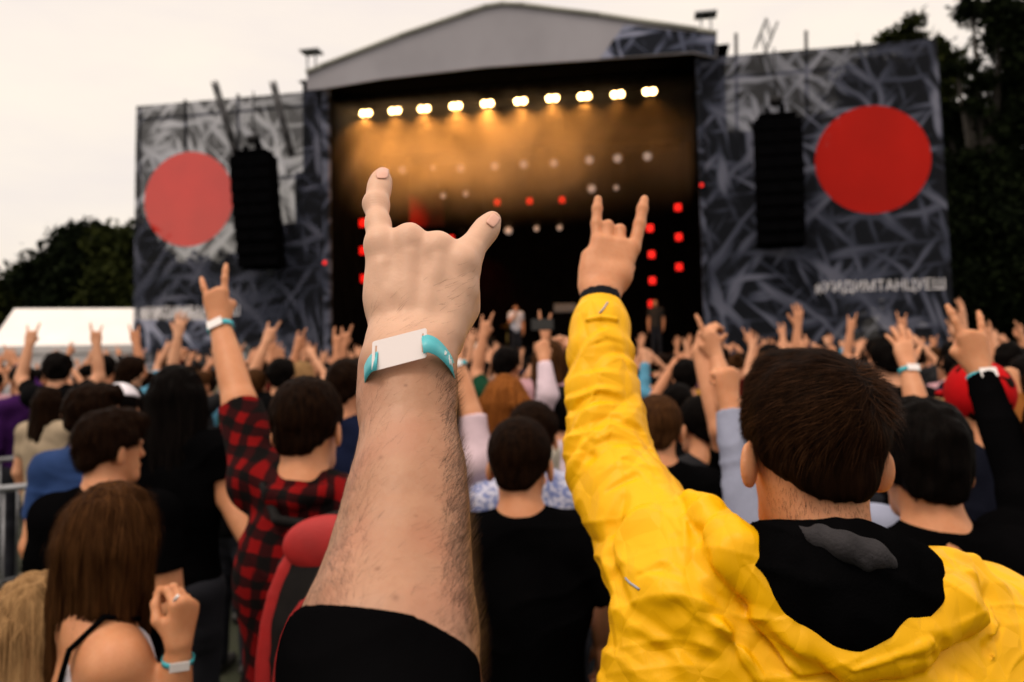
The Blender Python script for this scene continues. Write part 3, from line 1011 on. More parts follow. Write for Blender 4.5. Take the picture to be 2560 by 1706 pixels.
# ------------------------------------------------------------------ marquee
def tent():
    Y0 = 31.0
    a = P(36, 772, Y0); b = P(420, 780, Y0 + 1.5)            # ridge
    ridge = a[2]; e0 = P(90, 864, Y0 - 3.0); eave = e0[2]
    d = unit([b[0] - a[0], b[1] - a[1], 0]); nrm = np.array([d[1], -d[0], 0])     # towards the viewer
    L = 7.5; hw = 3.0
    root = thing('marquee', 'white gabled marquee tent standing before the dark trees', 'tent', (a[0], a[1], 0), math.atan2(d[1], d[0]))
    loc = lambda s, q, z: (s, -q, z)
    sag = lambda t: -0.10 * math.sin(math.pi * t)
    m = MB()
    for sd_ in (1, -1):
        vs = []; n = 10
        for i in range(n + 1):
            for j in range(n + 1):
                t = j / n; s = L * i / n
                vs.append(loc(s, sd_ * hw * t, ridge + (eave - ridge) * t + sag(t) * (0.4 + 0.6 * abs(math.sin(i / n * math.pi * 3)))))
        m.add(vs, [(i * (n + 1) + j, (i + 1) * (n + 1) + j, (i + 1) * (n + 1) + j + 1, i * (n + 1) + j + 1) for i in range(n) for j in range(n)])
    m.build('roof', M['white_pvc'], root, True)
    for q_ in (-hw - .01, hw + .01):
        m = MB(); m.box((L / 2, q_, eave - 0.14), (L, 0.02, 0.28)); m.build('valance', M['tent_wall'], root)
    m = MB(); m.box((L / 2, -hw + 0.05, eave / 2 - .14), (L, 0.02, eave - .28)); m.build('side_wall', M['tent_wall'], root)
    m = MB(); m.add([loc(0.02, -hw, 0), loc(0.02, hw, 0), loc(0.02, hw, eave), loc(0.02, 0, ridge - .03), loc(0.02, -hw, eave)], [(0, 1, 2, 3, 4)]); m.build('gable', M['tent_wall'], root)
    for s in (0.05, L / 3, 2 * L / 3, L - .05):
        for q_ in (-hw + .12, hw - .12):
            m = MB(); m.tube(loc(s, q_, 0), loc(s, q_, eave), 0.04, 8); m.build('pole', M['grey_metal'], root, True)


tent()

# ------------------------------------------------------------------ trees
def m_leaf(name, a, b):
    t = NT(name); oi = t.n('ShaderNodeObjectInfo')
    g = t.n('ShaderNodeNewGeometry'); f = t.math('FRACT', t.math('MULTIPLY', g.outputs['Random Per Island'], 7.31))
    n_ = t.noise(t.co('Object'), 0.5, 3)
    f = t.math('MULTIPLY_ADD', n_, 0.6, t.math('MULTIPLY', f, 0.5))
    t.l(t.ramp(f, [(0.25, a), (0.8, b)]), t.b.inputs['Base Color'])
    t.b.inputs['Roughness'].default_value = 0.7; t.b.inputs['Specular IOR Level'].default_value = 0.02
    return t.m


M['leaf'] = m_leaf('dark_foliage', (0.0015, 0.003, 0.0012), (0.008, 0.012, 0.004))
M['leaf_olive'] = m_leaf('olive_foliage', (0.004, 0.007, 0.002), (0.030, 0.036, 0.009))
M['bark'] = simple('bark', (0.02, 0.016, 0.012), 0.9, 0.35, 6, bump=0.5, bscale=20)


def tree(base, lobes, nleaf, size, label, mat='leaf', trunk_r=0.25, group='trees around the field'):
    """lobes: (centre xyz, radii xyz) of clumps; leaves lie in the outer shell of each clump."""
    base = np.asarray(base, float)
    root = thing('tree', label, 'tree', base, 0, group)
    vol = np.array([r[0] * r[2] for c, r in lobes]); vol = vol / vol.sum()
    VV = []; 
    for (c, r), s in zip(lobes, vol):
        n = int(nleaf * s)
        sub = max(6, n // 130)
        d = rng.normal(size=(sub, 3)); d /= np.linalg.norm(d, axis=1, keepdims=True)
        cc = d * (rng.random((sub, 1)) ** 0.45) * np.asarray(r)
        k = rng.integers(0, sub, n)
        p = cc[k] + rng.normal(size=(n, 3)) * (np.asarray(r) * 0.17 + 0.05) + np.asarray(c)
        VV.append(p)
    p = np.concatenate(VV) - base
    n = len(p)
    a = rng.normal(size=(n, 3)); a /= np.linalg.norm(a, axis=1, keepdims=True)
    b = np.cross(a, rng.normal(size=(n, 3))); b /= np.linalg.norm(b, axis=1, keepdims=True)
    s = (size * (0.6 + 0.8 * rng.random(n)))[:, None]
    V = np.stack([p - a * s, p + b * s * 0.45, p + a * s, p - b * s * 0.45], 1).reshape(-1, 3)
    Q = np.arange(4 * n, dtype=np.int32).reshape(-1, 4)
    link('crown', raw_mesh('crown', V, Q, False), M[mat], root)
    m = MB(); top = np.mean([c for c, r in lobes], 0) - base
    m.path([(0, 0, -0.1), (top[0] * .1, top[1] * .1, top[2] * .35), (top[0] * .6, top[1] * .6, top[2] * .8), top], [trunk_r * 1.25, trunk_r, trunk_r * .7, trunk_r * .35], 10)
    for c, r in lobes:
        c = np.asarray(c) - base
        st_ = np.array([top[0] * .3, top[1] * .3, top[2] * (0.4 + 0.3 * random.random())])
        m.path([st_, st_ * .5 + c * .5 + np.array([0, 0, -.2]), c], [trunk_r * .4, trunk_r * .28, trunk_r * .1], 6)
    m.build('trunk', M['bark'], root, True)
    return root


def tree_px(lobes, Y, nleaf, size, label, mat='leaf', basepx=None, tr=0.25):
    """lobes as (px, py, rx_px, ry_px, dY)."""
    L = []
    for (x, y, rx, ry, dy) in lobes:
        Yk = Y + dy; k = Yk / FPX
        L.append((P(x, y, Yk), (rx * k, max(rx, ry) * k * 0.9, ry * k)))
    bx = basepx if basepx is not None else lobes[0][0]
    b = P(bx, 900, Y); b[2] = 0
    return tree(b, L, nleaf, size, label, mat, tr)


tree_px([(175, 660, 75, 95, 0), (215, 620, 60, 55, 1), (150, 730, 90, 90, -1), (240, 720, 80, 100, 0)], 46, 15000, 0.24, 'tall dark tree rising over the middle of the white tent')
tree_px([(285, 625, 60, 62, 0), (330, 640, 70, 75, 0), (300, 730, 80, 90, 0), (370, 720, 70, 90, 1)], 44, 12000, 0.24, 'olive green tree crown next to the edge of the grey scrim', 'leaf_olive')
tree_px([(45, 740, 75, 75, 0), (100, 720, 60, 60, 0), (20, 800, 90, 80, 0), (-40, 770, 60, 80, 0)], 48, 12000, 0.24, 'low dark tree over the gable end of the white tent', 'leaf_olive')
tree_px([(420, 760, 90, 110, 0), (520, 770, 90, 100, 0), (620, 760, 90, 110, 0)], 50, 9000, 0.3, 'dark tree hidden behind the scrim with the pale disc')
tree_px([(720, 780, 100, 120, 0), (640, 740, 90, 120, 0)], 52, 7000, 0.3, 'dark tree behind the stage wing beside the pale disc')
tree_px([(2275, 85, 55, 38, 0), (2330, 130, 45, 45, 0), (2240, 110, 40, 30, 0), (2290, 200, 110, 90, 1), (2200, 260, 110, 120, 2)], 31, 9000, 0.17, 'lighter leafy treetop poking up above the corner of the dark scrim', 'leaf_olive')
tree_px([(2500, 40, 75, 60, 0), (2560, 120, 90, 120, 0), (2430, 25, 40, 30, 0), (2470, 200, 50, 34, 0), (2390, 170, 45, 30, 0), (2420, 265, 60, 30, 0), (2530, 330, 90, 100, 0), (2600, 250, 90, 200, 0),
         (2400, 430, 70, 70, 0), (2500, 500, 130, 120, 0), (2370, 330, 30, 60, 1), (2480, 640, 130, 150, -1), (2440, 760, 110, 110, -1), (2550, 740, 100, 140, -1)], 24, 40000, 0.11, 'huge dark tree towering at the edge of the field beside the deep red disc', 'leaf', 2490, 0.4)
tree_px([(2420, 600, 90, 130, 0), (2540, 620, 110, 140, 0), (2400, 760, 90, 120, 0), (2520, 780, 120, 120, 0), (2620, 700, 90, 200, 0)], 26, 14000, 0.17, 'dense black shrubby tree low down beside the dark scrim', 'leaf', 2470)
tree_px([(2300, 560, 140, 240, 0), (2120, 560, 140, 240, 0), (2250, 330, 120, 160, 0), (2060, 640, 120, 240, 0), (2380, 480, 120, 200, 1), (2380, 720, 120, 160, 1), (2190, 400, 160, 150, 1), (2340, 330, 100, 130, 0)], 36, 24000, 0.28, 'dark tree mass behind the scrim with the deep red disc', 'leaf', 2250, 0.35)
# ================================================================== people: builder
def m_skin(name, a, b, sss=0.0, attr=False, rough=0.5, bump=0.12):
    t = NT(name); v = t.co('Object')
    f = t.noise(v, 22, 4, 0.6)
    c = t.ramp(f, [(0.3, a), (0.7, b)])
    f2 = t.noise(v, 160, 3, 0.6)
    c = t.mix(t.ramp(f2, [(0.45, 0.0), (0.75, 0.22)]), c, tuple(x * y for x, y in zip(a, (0.85, 0.6, 0.5))))
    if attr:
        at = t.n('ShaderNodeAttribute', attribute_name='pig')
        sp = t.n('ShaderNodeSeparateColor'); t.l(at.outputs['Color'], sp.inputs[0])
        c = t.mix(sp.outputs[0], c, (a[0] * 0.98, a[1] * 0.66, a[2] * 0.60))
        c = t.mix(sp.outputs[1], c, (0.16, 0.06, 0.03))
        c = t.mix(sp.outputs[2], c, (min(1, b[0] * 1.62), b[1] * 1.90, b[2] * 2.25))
    t.l(c, t.b.inputs['Base Color'])
    t.b.inputs['Roughness'].default_value = rough; t.b.inputs['Specular IOR Level'].default_value = 0.35
    if sss:
        t.b.inputs['Subsurface Weight'].default_value = sss
        t.b.inputs['Subsurface Radius'].default_value = (1.0, 0.28, 0.12); t.b.inputs['Subsurface Scale'].default_value = 0.006
    if bump:
        t.bump(t.noise(v, 420, 3, 0.6), bump, 0.0012)
    return t.m


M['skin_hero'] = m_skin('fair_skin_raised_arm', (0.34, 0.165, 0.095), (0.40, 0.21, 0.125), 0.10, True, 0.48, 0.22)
M['skin_near'] = m_skin('fair_skin', (0.52, 0.215, 0.098), (0.59, 0.27, 0.135), 0.25)
M['skin'] = m_skin('skin', (0.53, 0.225, 0.11), (0.60, 0.285, 0.15), 0.0, False, 0.5, 0)
M['trousers'] = simple('dark_trousers', (0.015, 0.016, 0.022), 0.8, 0.3, 6, spec=0.2)
M['shoe'] = simple('dark_shoe', (0.02, 0.018, 0.017), 0.6, 0.3, 6)
M['teal_strap'] = simple('teal_strap', (0.04, 0.40, 0.48), 0.5, 0.12, 30)
M['white_tag'] = simple('white_tag', (0.80, 0.76, 0.76), 0.35, 0.02, 10)


def m_hair(name, a, b, rough=0.5):
    t = NT(name); v = t.co('Object', (90, 90, 14))
    c = t.ramp(t.noise(v, 1.0, 3), [(0.3, a), (0.75, b)])
    at = t.n('ShaderNodeAttribute', attribute_name='tint')
    sp = t.n('ShaderNodeSeparateColor'); t.l(at.outputs['Color'], sp.inputs[0])
    c = t.mix(sp.outputs[0], c, tuple(min(1, x * (2.2 if b[0] > .03 else 4.5)) for x in b))
    t.l(c, t.b.inputs['Base Color']); t.b.inputs['Roughness'].default_value = rough; t.b.inputs['Specular IOR Level'].default_value = 0.015
    t.bump(t.noise(v, 1.2, 3), 0.5, 0.003)
    return t.m


HAIR = {'black': m_hair('black_hair', (0.0018, 0.0014, 0.0013), (0.0045, 0.0032, 0.0028)),
        'brown': m_hair('dark_brown_hair', (0.003, 0.0013, 0.0007), (0.013, 0.0055, 0.0025)),
        'warm brown': m_hair('warm_brown_hair', (0.018, 0.0070, 0.0028), (0.070, 0.029, 0.010)),
        'ginger': m_hair('ginger_hair', (0.12, 0.035, 0.008), (0.28, 0.095, 0.02)),
        'blond': m_hair('dark_blond_hair', (0.16, 0.085, 0.035), (0.34, 0.20, 0.09))}

CLOTH = {}


def cloth(name, col, rough=0.85, bump=0.25):
    if name not in CLOTH:
        CLOTH[name] = simple(name.replace(' ', '_') + '_fabric', col, rough, 0.18, 9, spec=(0.0 if max(col) < 0.02 else 0.10), bump=bump, bscale=90)
    return CLOTH[name]


POSE = {  # degrees of bend at the three joints of index, middle, ring, little finger; sideways spread; thumb
    'horns': ((6, 8, 5), (78, 100, 60), (78, 100, 60), (8, 10, 6), (-6, 0, 0, 14), 'fold'),
    'open': ((10, 10, 6), (6, 8, 6), (8, 10, 6), (12, 12, 8), (-13, -3, 7, 18), 'out'),
    'relaxed': ((22, 28, 15), (26, 32, 18), (30, 34, 20), (34, 36, 22), (-6, -1, 4, 9), 'out'),
    'point': ((4, 6, 4), (80, 100, 60), (80, 100, 60), (78, 98, 60), (0, 0, 0, 0), 'fold'),
    'fist': ((75, 95, 55), (78, 98, 55), (78, 98, 55), (76, 96, 55), (0, 0, 0, 0), 'fold'),
    'grip': ((30, 55, 35), (34, 60, 38), (38, 62, 38), (40, 62, 38), (-4, 0, 2, 6), 'out'),
    'pinch': ((48, 52, 30), (56, 66, 42), (64, 74, 46), (68, 76, 46), (-4, 0, 2, 4), 'touch'),
}


def hand(S, wrist, d, n, right=True, pose='horns', sc=1.0, k=0.006, fat=1.0):
    d = unit(d); n = unit(np.asarray(n, float) - d * np.dot(n, d)); t = np.cross(d, n) * (-1 if right else 1)
    W = np.asarray(wrist, float)
    at = lambda a, b, c=0.0: W + (d * a + t * b + n * c) * sc
    mcp = [(0.086, 0.027, 0.002), (0.091, 0.009, 0.004), (0.086, -0.010, 0.003), (0.077, -0.027, 0.0)]
    seg = [(0.044, 0.027, 0.020), (0.049, 0.030, 0.021), (0.045, 0.028, 0.021), (0.036, 0.021, 0.018)]
    wr = [0.013, 0.005, -0.005, -0.013]
    ps = POSE[pose]
    for i in range(4):
        r = (0.0145, 0.015, 0.0145, 0.0135)[i] * sc * fat
        S.cone(at(0.0, wr[i]), at(*mcp[i]), r * 1.1, r * 0.92, 0.016 * sc)
    S.cone(at(0.02, -0.018, -0.006), at(0.06, -0.027, -0.006), 0.014 * sc * fat, 0.012 * sc * fat, 0.014 * sc)
    S.cone(at(0.012, 0.016, -0.006), at(0.045, 0.030, -0.012), 0.016 * sc * fat, 0.014 * sc * fat, 0.014 * sc)
    for i in range(4):
        a = math.radians(ps[4][i]); dd = d * math.cos(a) - t * math.sin(a)
        p = at(*mcp[i]); ang = 0.0
        rr = [x * sc * fat * (0.88 if i == 3 else 1) for x in (0.0103, 0.0095, 0.0085, 0.0070)]
        for j in range(3):
            ang += math.radians(ps[i][j])
            v = dd * math.cos(ang) - n * math.sin(ang)
            q = p + v * seg[i][j] * sc
            S.cone(p, q, rr[j], rr[j + 1], k)
            p = q
    th = {'fold': [(0.015, 0.022, -0.008), (0.052, 0.036, -0.028), (0.074, 0.012, -0.046), (0.078, -0.012, -0.046)],
          'out': [(0.015, 0.020, -0.006), (0.048, 0.048, -0.018), (0.074, 0.066, -0.022), (0.094, 0.078, -0.022)],
          'touch': [(0.015, 0.020, -0.008), (0.050, 0.044, -0.030), (0.082, 0.042, -0.048), (0.106, 0.034, -0.054)]}[ps[5]]
    th = [at(*x) for x in th]
    S.chain(th, [0.0145 * sc * fat, 0.0125 * sc * fat, 0.0105 * sc * fat, 0.0082 * sc * fat], k * 1.3)


class Body:
    """Joints of one standing person, world coordinates."""
    def __init__(self, head, yaw=0.0, s=1.0, hyaw=0.0, hpitch=0.0, hroll=0.0, slim=1.0, lean=(0, 0)):
        self.s = s; self.slim = slim; self.hk = 1.0
        self.hc = np.asarray(head, float)
        self.R = np.array(Matrix.Rotation(yaw, 3, 'Z'))
        self.RH = np.array(Matrix.Rotation(yaw + hyaw, 3, 'Z') @ Matrix.Rotation(hpitch, 3, 'X') @ Matrix.Rotation(hroll, 3, 'Y'))
        off = self.R @ np.array([lean[0], 0.03 * s + lean[1], 0])
        self.base = np.array([self.hc[0] - off[0], self.hc[1] - off[1], 0.0])
        self.dz = self.hc[2] - 1.63 * s
        self.yaw = yaw

    def L(self, x, y, z):
        return self.base + self.R @ np.array([x * self.s * self.slim, y * self.s, 0]) + np.array([0, 0, z * self.s + self.dz])

    def H(self, x, y, z, k=1.0):
        return self.hc + self.RH @ (np.array([x, y, z]) * self.s * k * self.hk)

    def head(self, S, k=1.0, face=True):
        s = self.s * k * self.hk; H = self.H; R = self.RH
        S.ell(H(0, -0.012, 0.028), np.array((0.077, 0.096, 0.086)) * s, R, 0.02)
        S.ell(H(0, 0.022, -0.042), np.array((0.060, 0.070, 0.080)) * s, R, 0.03)
        S.cone(H(-0.02, 0.062, -0.098), H(0.02, 0.062, -0.098), 0.022 * s, 0.022 * s, 0.03)
        S.cone(H(0, 0.088, 0.012), H(0, 0.106, -0.030), 0.008 * s, 0.0125 * s, 0.012)
        if face:
            S.cone(H(-0.042, 0.078, 0.016), H(0.042, 0.078, 0.016), 0.010 * s, 0.010 * s, 0.012)
            for q in (-1, 1):
                S.ell(H(q * 0.031, 0.092, -0.002), np.array((0.015, 0.010, 0.009)) * s, R, 0.008, True)
                S.ell(H(q * 0.031, 0.079, -0.002), np.array((0.011, 0.010, 0.009)) * s, R, 0.003)
            S.cone(H(-0.018, 0.088, -0.062), H(0.018, 0.088, -0.062), 0.0065 * s, 0.0065 * s, 0.006)
            S.cone(H(-0.015, 0.086, -0.073), H(0.015, 0.086, -0.073), 0.007 * s, 0.007 * s, 0.006)
        for q in (-1, 1):   # ears: a tilted shell with a hollow
            Re = R @ np.array(Matrix.Rotation(q * 0.45, 3, 'Z') @ Matrix.Rotation(-0.2, 3, 'X'))
            S.ell(H(q * 0.082, -0.010, -0.018), np.array((0.0085, 0.019, 0.032)) * s, Re, 0.006)
            S.ell(H(q * 0.092, 0.000, -0.016), np.array((0.008, 0.010, 0.019)) * s, Re, 0.005, True)
        S.cone(H(0, -0.030, -0.05), self.L(0, -0.025, 1.47), 0.055 * s, 0.060 * s, 0.03)

    def joints(self, arms):
        J = {}
        for sd in ('L', 'R'):
            q = -1 if sd == 'L' else 1
            a = arms.get(sd)
            if a is None:
                J[sd] = [self.L(q * 0.172, 0, 1.415), self.L(q * 0.225, -0.02, 1.12), self.L(q * 0.225, 0.07, 0.87)]
                continue
            e = np.asarray(a['e'], float); w = np.asarray(a['w'], float)
            sh = self.L(q * 0.168, 0.0, 1.425)
            v = unit(e - sh); lift = max(0.0, v[2])
            sh = sh + np.array([0, 0, 0.045 * lift]) * self.s - self.R @ np.array([q * 0.018 * lift, 0, 0])
            if 'sh' in a: sh = np.asarray(a['sh'], float)
            J[sd] = [sh, e, w]
        return J

    def torso(self, S, J, infl=0.0, k=0.05):
        s = self.s; L = self.L; R = self.R; sl = self.slim
        S.cone(J['L'][0], J['R'][0], (0.058 + infl) * s, (0.058 + infl) * s, k)
        S.ell(L(0, 0.0, 1.26), np.array((0.172 * sl + infl, 0.112 + infl, 0.21 + infl)) * s, R, k)
        S.ell(L(0, 0.008, 1.04), np.array((0.150 * sl + infl, 0.108 + infl, 0.22 + infl)) * s, R, k)
        S.ell(L(0, -0.005, 0.92), np.array((0.162 * sl + infl, 0.118 + infl, 0.14 + infl)) * s, R, k)
        for sd in 'LR':
            S.cone(L(0, -0.022, 1.475), J[sd][0], (0.050 + infl * 0.5) * s, (0.046 + infl) * s, k)

    def arms(self, S, J, arms, hk=0.006, fat=1.0):
        s = self.s
        for sd in 'LR':
            sh, e, w = J[sd]
            S.cone(sh, e, 0.052 * s * fat, 0.041 * s * fat, 0.03, bulge=0.003)
            S.cone(e, w, 0.043 * s * fat, 0.0265 * s * fat, 0.025, bulge=0.005)
            a = arms.get(sd)
            if a is None:
                hand(S, w, np.array([0, 0, -1.0]) + self.R @ np.array([0, .15, 0]), self.R @ np.array([(-1 if sd == 'L' else 1), 0.2, 0]), sd == 'R', 'relaxed', 0.98 * s, hk)
            elif a.get('pose') is not None:
                d = a.get('d'); d = unit(w - e) if d is None else unit(d)
                hand(S, w + d * 0.004, d, a.get('n', (0, -1, 0.1)), sd == 'R', a['pose'], a.get('hs', 0.98) * s, hk, a.get('fat', 1.0))

    def hairS(self, style='short', seed=1, vol=1.0):
        S = SDF(); s = self.s; H = self.H; R = self.RH
        if style in ('short', 'buzz', 'crew', 'mop'):
            t = {'short': 0.012, 'buzz': 0.005, 'crew': 0.008, 'mop': 0.020}[style] * vol
            S.ell(H(0, -0.013, 0.043), np.array((0.0755 + t, 0.095 + t, 0.077 + t * 1.2)) * s, R, 0.02)
            S.ell(H(0, -0.013, 0.022), np.array((0.0785 + t * .15, 0.0985 + t * .2, 0.092)) * s, R, 0.03)
            S.cone(H(-0.022, -0.074, -0.040), H(0.022, -0.074, -0.040), (0.026 + t * .3) * s, (0.026 + t * .3) * s, 0.04)
            if style in ('short', 'mop'):
                S.cone(H(-0.02, 0.05, 0.098), H(0.035, 0.072, 0.088), (0.022 + t * .6) * s, (0.026 + t * .5) * s, 0.03)
            nrm = R @ unit([0, 0.52, -0.85]); p = H(0, 0, -0.008)
            S.plane(nrm, float(np.dot(nrm, p)), 0.012)
            for q in (-1, 1):
                S.ell(H(q * .102, .0, -.028), np.array((.030, .034, .044)) * s, R, .012, True)
                S.cone(H(q * .075, -.075, -.060), H(q * .042, -.105, -.098), .024 * s, .018 * s, .02, sub=True)
            amp = {'short': 0.007, 'buzz': 0.0012, 'crew': 0.002, 'mop': 0.014}[style]
            fr = {'short': 45, 'buzz': 120, 'crew': 90, 'mop': 32}[style]
            S.disp = lambda X, Y, Z: (vnoise(X * fr, Y * fr, Z * fr * 0.5, seed) - 0.35).astype(F32) * F32(amp * 2)
            S.dmax = amp * 2
        elif style in ('long', 'verylong', 'bob'):
            S.ell(H(0, -0.014, 0.028), np.array((0.087, 0.108, 0.096)) * s, R, 0.02)
            ln = {'long': 0.34, 'verylong': 0.52, 'bob': 0.15}[style] * s
            for x0, x1, yy in ((-0.06, -0.075, -0.055), (-0.025, -0.03, -0.08), (0.025, 0.03, -0.08), (0.06, 0.075, -0.055), (-0.075, -0.085, -0.01), (0.075, 0.085, -0.01)):
                a = H(x0, yy, 0.0); b = a + R @ np.array([(x1 - x0) * s, -0.04 * s, 0]) + np.array([0, 0, -ln * (0.9 if abs(yy) > 0.03 else 0.7)])
                S.cone(a, b, 0.040 * s, 0.026 * s, 0.03)
            nrm = R @ unit([0, 1, -0.25]); p = H(0, 0.045, 0)
            S.plane(nrm, float(np.dot(nrm, p)), 0.02)
            S.disp = lambda X, Y, Z: (vnoise(X * 60, Y * 60, Z * 7, seed) - 0.4).astype(F32) * F32(0.014)
            S.dmax = 0.014
        elif style == 'bun':
            S.ell(H(0, -0.014, 0.030), np.array((0.082, 0.103, 0.092)) * s, R, 0.02)
            nrm = R @ unit([0, 0.62, -0.785]); p = H(0, 0, -0.018)
            S.plane(nrm, float(np.dot(nrm, p)), 0.012)
            S.ell(H(0, -0.10, 0.09), np.array((0.04, 0.04, 0.04)) * s, R, 0.015)
            S.disp = lambda X, Y, Z: (vnoise(X * 50, Y * 50, Z * 20, seed) - 0.4).astype(F32) * F32(0.009)
            S.dmax = 0.009
        return S


def fold_noise(seed, amp, ax=(0.3, 0.2, 1.0), lam=0.07, lam2=0.20, pw=2):
    """Ridged folds running across direction ax."""
    e1 = unit(ax); e2 = unit(np.cross(e1, [0.3, 1, 0.2])); e3 = np.cross(e1, e2)

    def f(X, Y, Z):
        w = (vnoise(X * 7, Y * 7, Z * 7, seed + 5) - 0.5) * 0.09
        a = (X * F32(e1[0]) + Y * F32(e1[1]) + Z * F32(e1[2]) + w) / F32(lam)
        b = (X * F32(e2[0]) + Y * F32(e2[1]) + Z * F32(e2[2])) / F32(lam2)
        c = (X * F32(e3[0]) + Y * F32(e3[1]) + Z * F32(e3[2])) / F32(lam2)
        n = vnoise(a, b, c, seed)
        r = 1 - np.abs(2 * n - 1)
        return ((r ** pw - 0.33) * F32(amp)).astype(F32)
    return f


def crease(seed, amp, ax, lam, lam2):
    """Stiff shell fabric: broad soft buckles cut by thin sharp ridges and thin sharp valleys."""
    e1 = unit(ax); e2 = unit(np.cross(e1, [0.3, 1, 0.2])); e3 = np.cross(e1, e2)

    def f(X, Y, Z):
        w = (vnoise(X * 9, Y * 9, Z * 9, seed + 5) - 0.5) * 0.10
        u = X * F32(e1[0]) + Y * F32(e1[1]) + Z * F32(e1[2]) + w
        b = (X * F32(e2[0]) + Y * F32(e2[1]) + Z * F32(e2[2])) / F32(lam2)
        c = (X * F32(e3[0]) + Y * F32(e3[1]) + Z * F32(e3[2])) / F32(lam2)
        n1 = vnoise(u / F32(lam), b, c, seed) - 0.5
        r2 = 1 - np.abs(2 * vnoise(u / F32(lam * 1.3) + 7, b * 1.2, c, seed + 1) - 1)
        r3 = 1 - np.abs(2 * vnoise(u / F32(lam * 1.1) + 3, b * 1.1 + 9, c, seed + 2) - 1)
        return ((n1 * 1.1 + 0.75 * r2 ** 5 - 0.65 * r3 ** 6 - .1) * F32(amp)).astype(F32)
    return f


def trifold(seed, amp, ax, lam, warp=0.6, fq=5.0, thr=0.34):
    """Stiff thin cloth: lop-sided flat-sided folds with sharp crests, strong in places and absent in others."""
    e1 = unit(ax)

    def f(X, Y, Z):
        u = (X * F32(e1[0]) + Y * F32(e1[1]) + Z * F32(e1[2])) / F32(lam)
        w = (vnoise(X * 6, Y * 6, Z * 6, seed) - 0.5) * F32(2 * warp) + (vnoise(X * 15, Y * 15, Z * 15, seed + 1) - 0.5) * F32(warp)
        q = u + w; q = q - np.floor(q)
        t = np.where(q < 0.68, q / 0.68, (1 - q) / 0.32)
        m = np.clip((vnoise(X * fq, Y * fq, Z * fq, seed + 3) - thr) * 3.0, 0, 1)
        return ((t - 0.5) * m * F32(amp)).astype(F32)
    return f


LEGS = {}


def legs(B, root, col=None):
    """Trousers and shoes, one mesh each, shared by everyone."""
    if not LEGS:
        S = SDF()
        for q in (-1, 1):
            S.cone((q * 0.085, 0, 0.90), (q * 0.095, 0.005, 0.48), 0.098, 0.066, 0.05); S.cone((q * 0.095, 0.005, 0.48), (q * 0.10, -0.01, 0.09), 0.066, 0.052, 0.03)
        S.ell((0, -0.005, 0.92), (0.168, 0.124, 0.13), None, 0.05)
        S.disp = fold_noise(3, 0.008); S.dmax = 0.01
        LEGS['t'] = raw_mesh('trousers', *S.mesh(0.02)); LEGS['t'].materials.append(M['trousers'])
        S = SDF()
        for q in (-1, 1):
            S.cone((q * 0.10, -0.04, 0.045), (q * 0.115, 0.15, 0.035), 0.042, 0.036, 0.02)
        S.plane((0, 0, -1), 0.0, 0.005)
        LEGS['s'] = raw_mesh('shoes', *S.mesh(0.014)); LEGS['s'].materials.append(M['shoe'])
    k = (0.92 * B.s + B.dz) / 0.92
    for nm in 'ts':
        o = bpy.data.objects.new({'t': 'trousers', 's': 'shoes'}[nm], LEGS[nm]); COL.objects.link(o); o.parent = root
        o.scale = (B.s * B.slim, B.s, k); o.rotation_euler = (0, 0, B.yaw)


def strands(S, pts, flow, n_seg, step, lift, width, jit=0.25, seed=0, off=0.0, grav=0.0, lenvar=0.4, nrm0=None):
    """Hair ribbons that follow a surface. flow(p, nrm) -> direction; returns V, Q."""
    r = np.random.default_rng(seed); n = len(pts)
    p = np.asarray(pts, F32).copy(); g = S.grad(p)
    p = p + g * F32(off)
    L = (1 - lenvar * r.random((n, 1))).astype(F32)
    jv = r.normal(size=(n, 3)).astype(F32) * F32(jit)
    path = [p.copy()]; side = []
    for k in range(n_seg):
        g = S.grad(p)
        f = flow(p, g) + jv
        f = f - g * (f * g).sum(1, keepdims=True)
        f = f / (np.linalg.norm(f, axis=1, keepdims=True) + 1e-6)
        f = f + g * F32(lift * (1 if np.isscalar(lift) else 1)) + np.array([0, 0, -grav * (k + 1) / n_seg], F32)
        f = f / (np.linalg.norm(f, axis=1, keepdims=True) + 1e-6)
        sd = np.cross(f, g); sd /= (np.linalg.norm(sd, axis=1, keepdims=True) + 1e-6)
        side.append(sd)
        p = p + f * (F32(step) * L)
        path.append(p.copy())
    side.append(side[-1])
    ws = np.linspace(1.0, 0.12, n_seg + 1)
    a = r.normal(size=(n, 1)).astype(F32) * F32(0.6)
    V = []
    for k in range(n_seg + 1):
        w = side[k] * F32(width * ws[k] * 0.5)
        V.append(path[k] - w); V.append(path[k] + w)
    V = np.stack(V, 1)                      # n, 2(ns+1), 3
    m = 2 * (n_seg + 1)
    base = (np.arange(n) * m)[:, None, None]
    q = np.array([[2 * k, 2 * k + 1, 2 * k + 3, 2 * k + 2] for k in range(n_seg)])[None]
    return V.reshape(-1, 3), (base + q).reshape(-1, 4).astype(np.int32), m


def sample(V, Q, n, r, keep=None):
    """Random points on a quad mesh, area weighted."""
    a = V[Q[:, 0]]; b = V[Q[:, 1]]; c = V[Q[:, 2]]; d = V[Q[:, 3]]
    ctr = (a + b + c + d) / 4
    ar = np.linalg.norm(np.cross(c - a, d - b), axis=1)
    if keep is not None: ar = ar * keep(ctr)
    i = r.choice(len(Q), n, p=ar / ar.sum())
    u = r.random((n, 1)).astype(F32); v = r.random((n, 1)).astype(F32)
    return (a[i] * (1 - u) + b[i] * u) * (1 - v) + (d[i] * (1 - u) + c[i] * u) * v


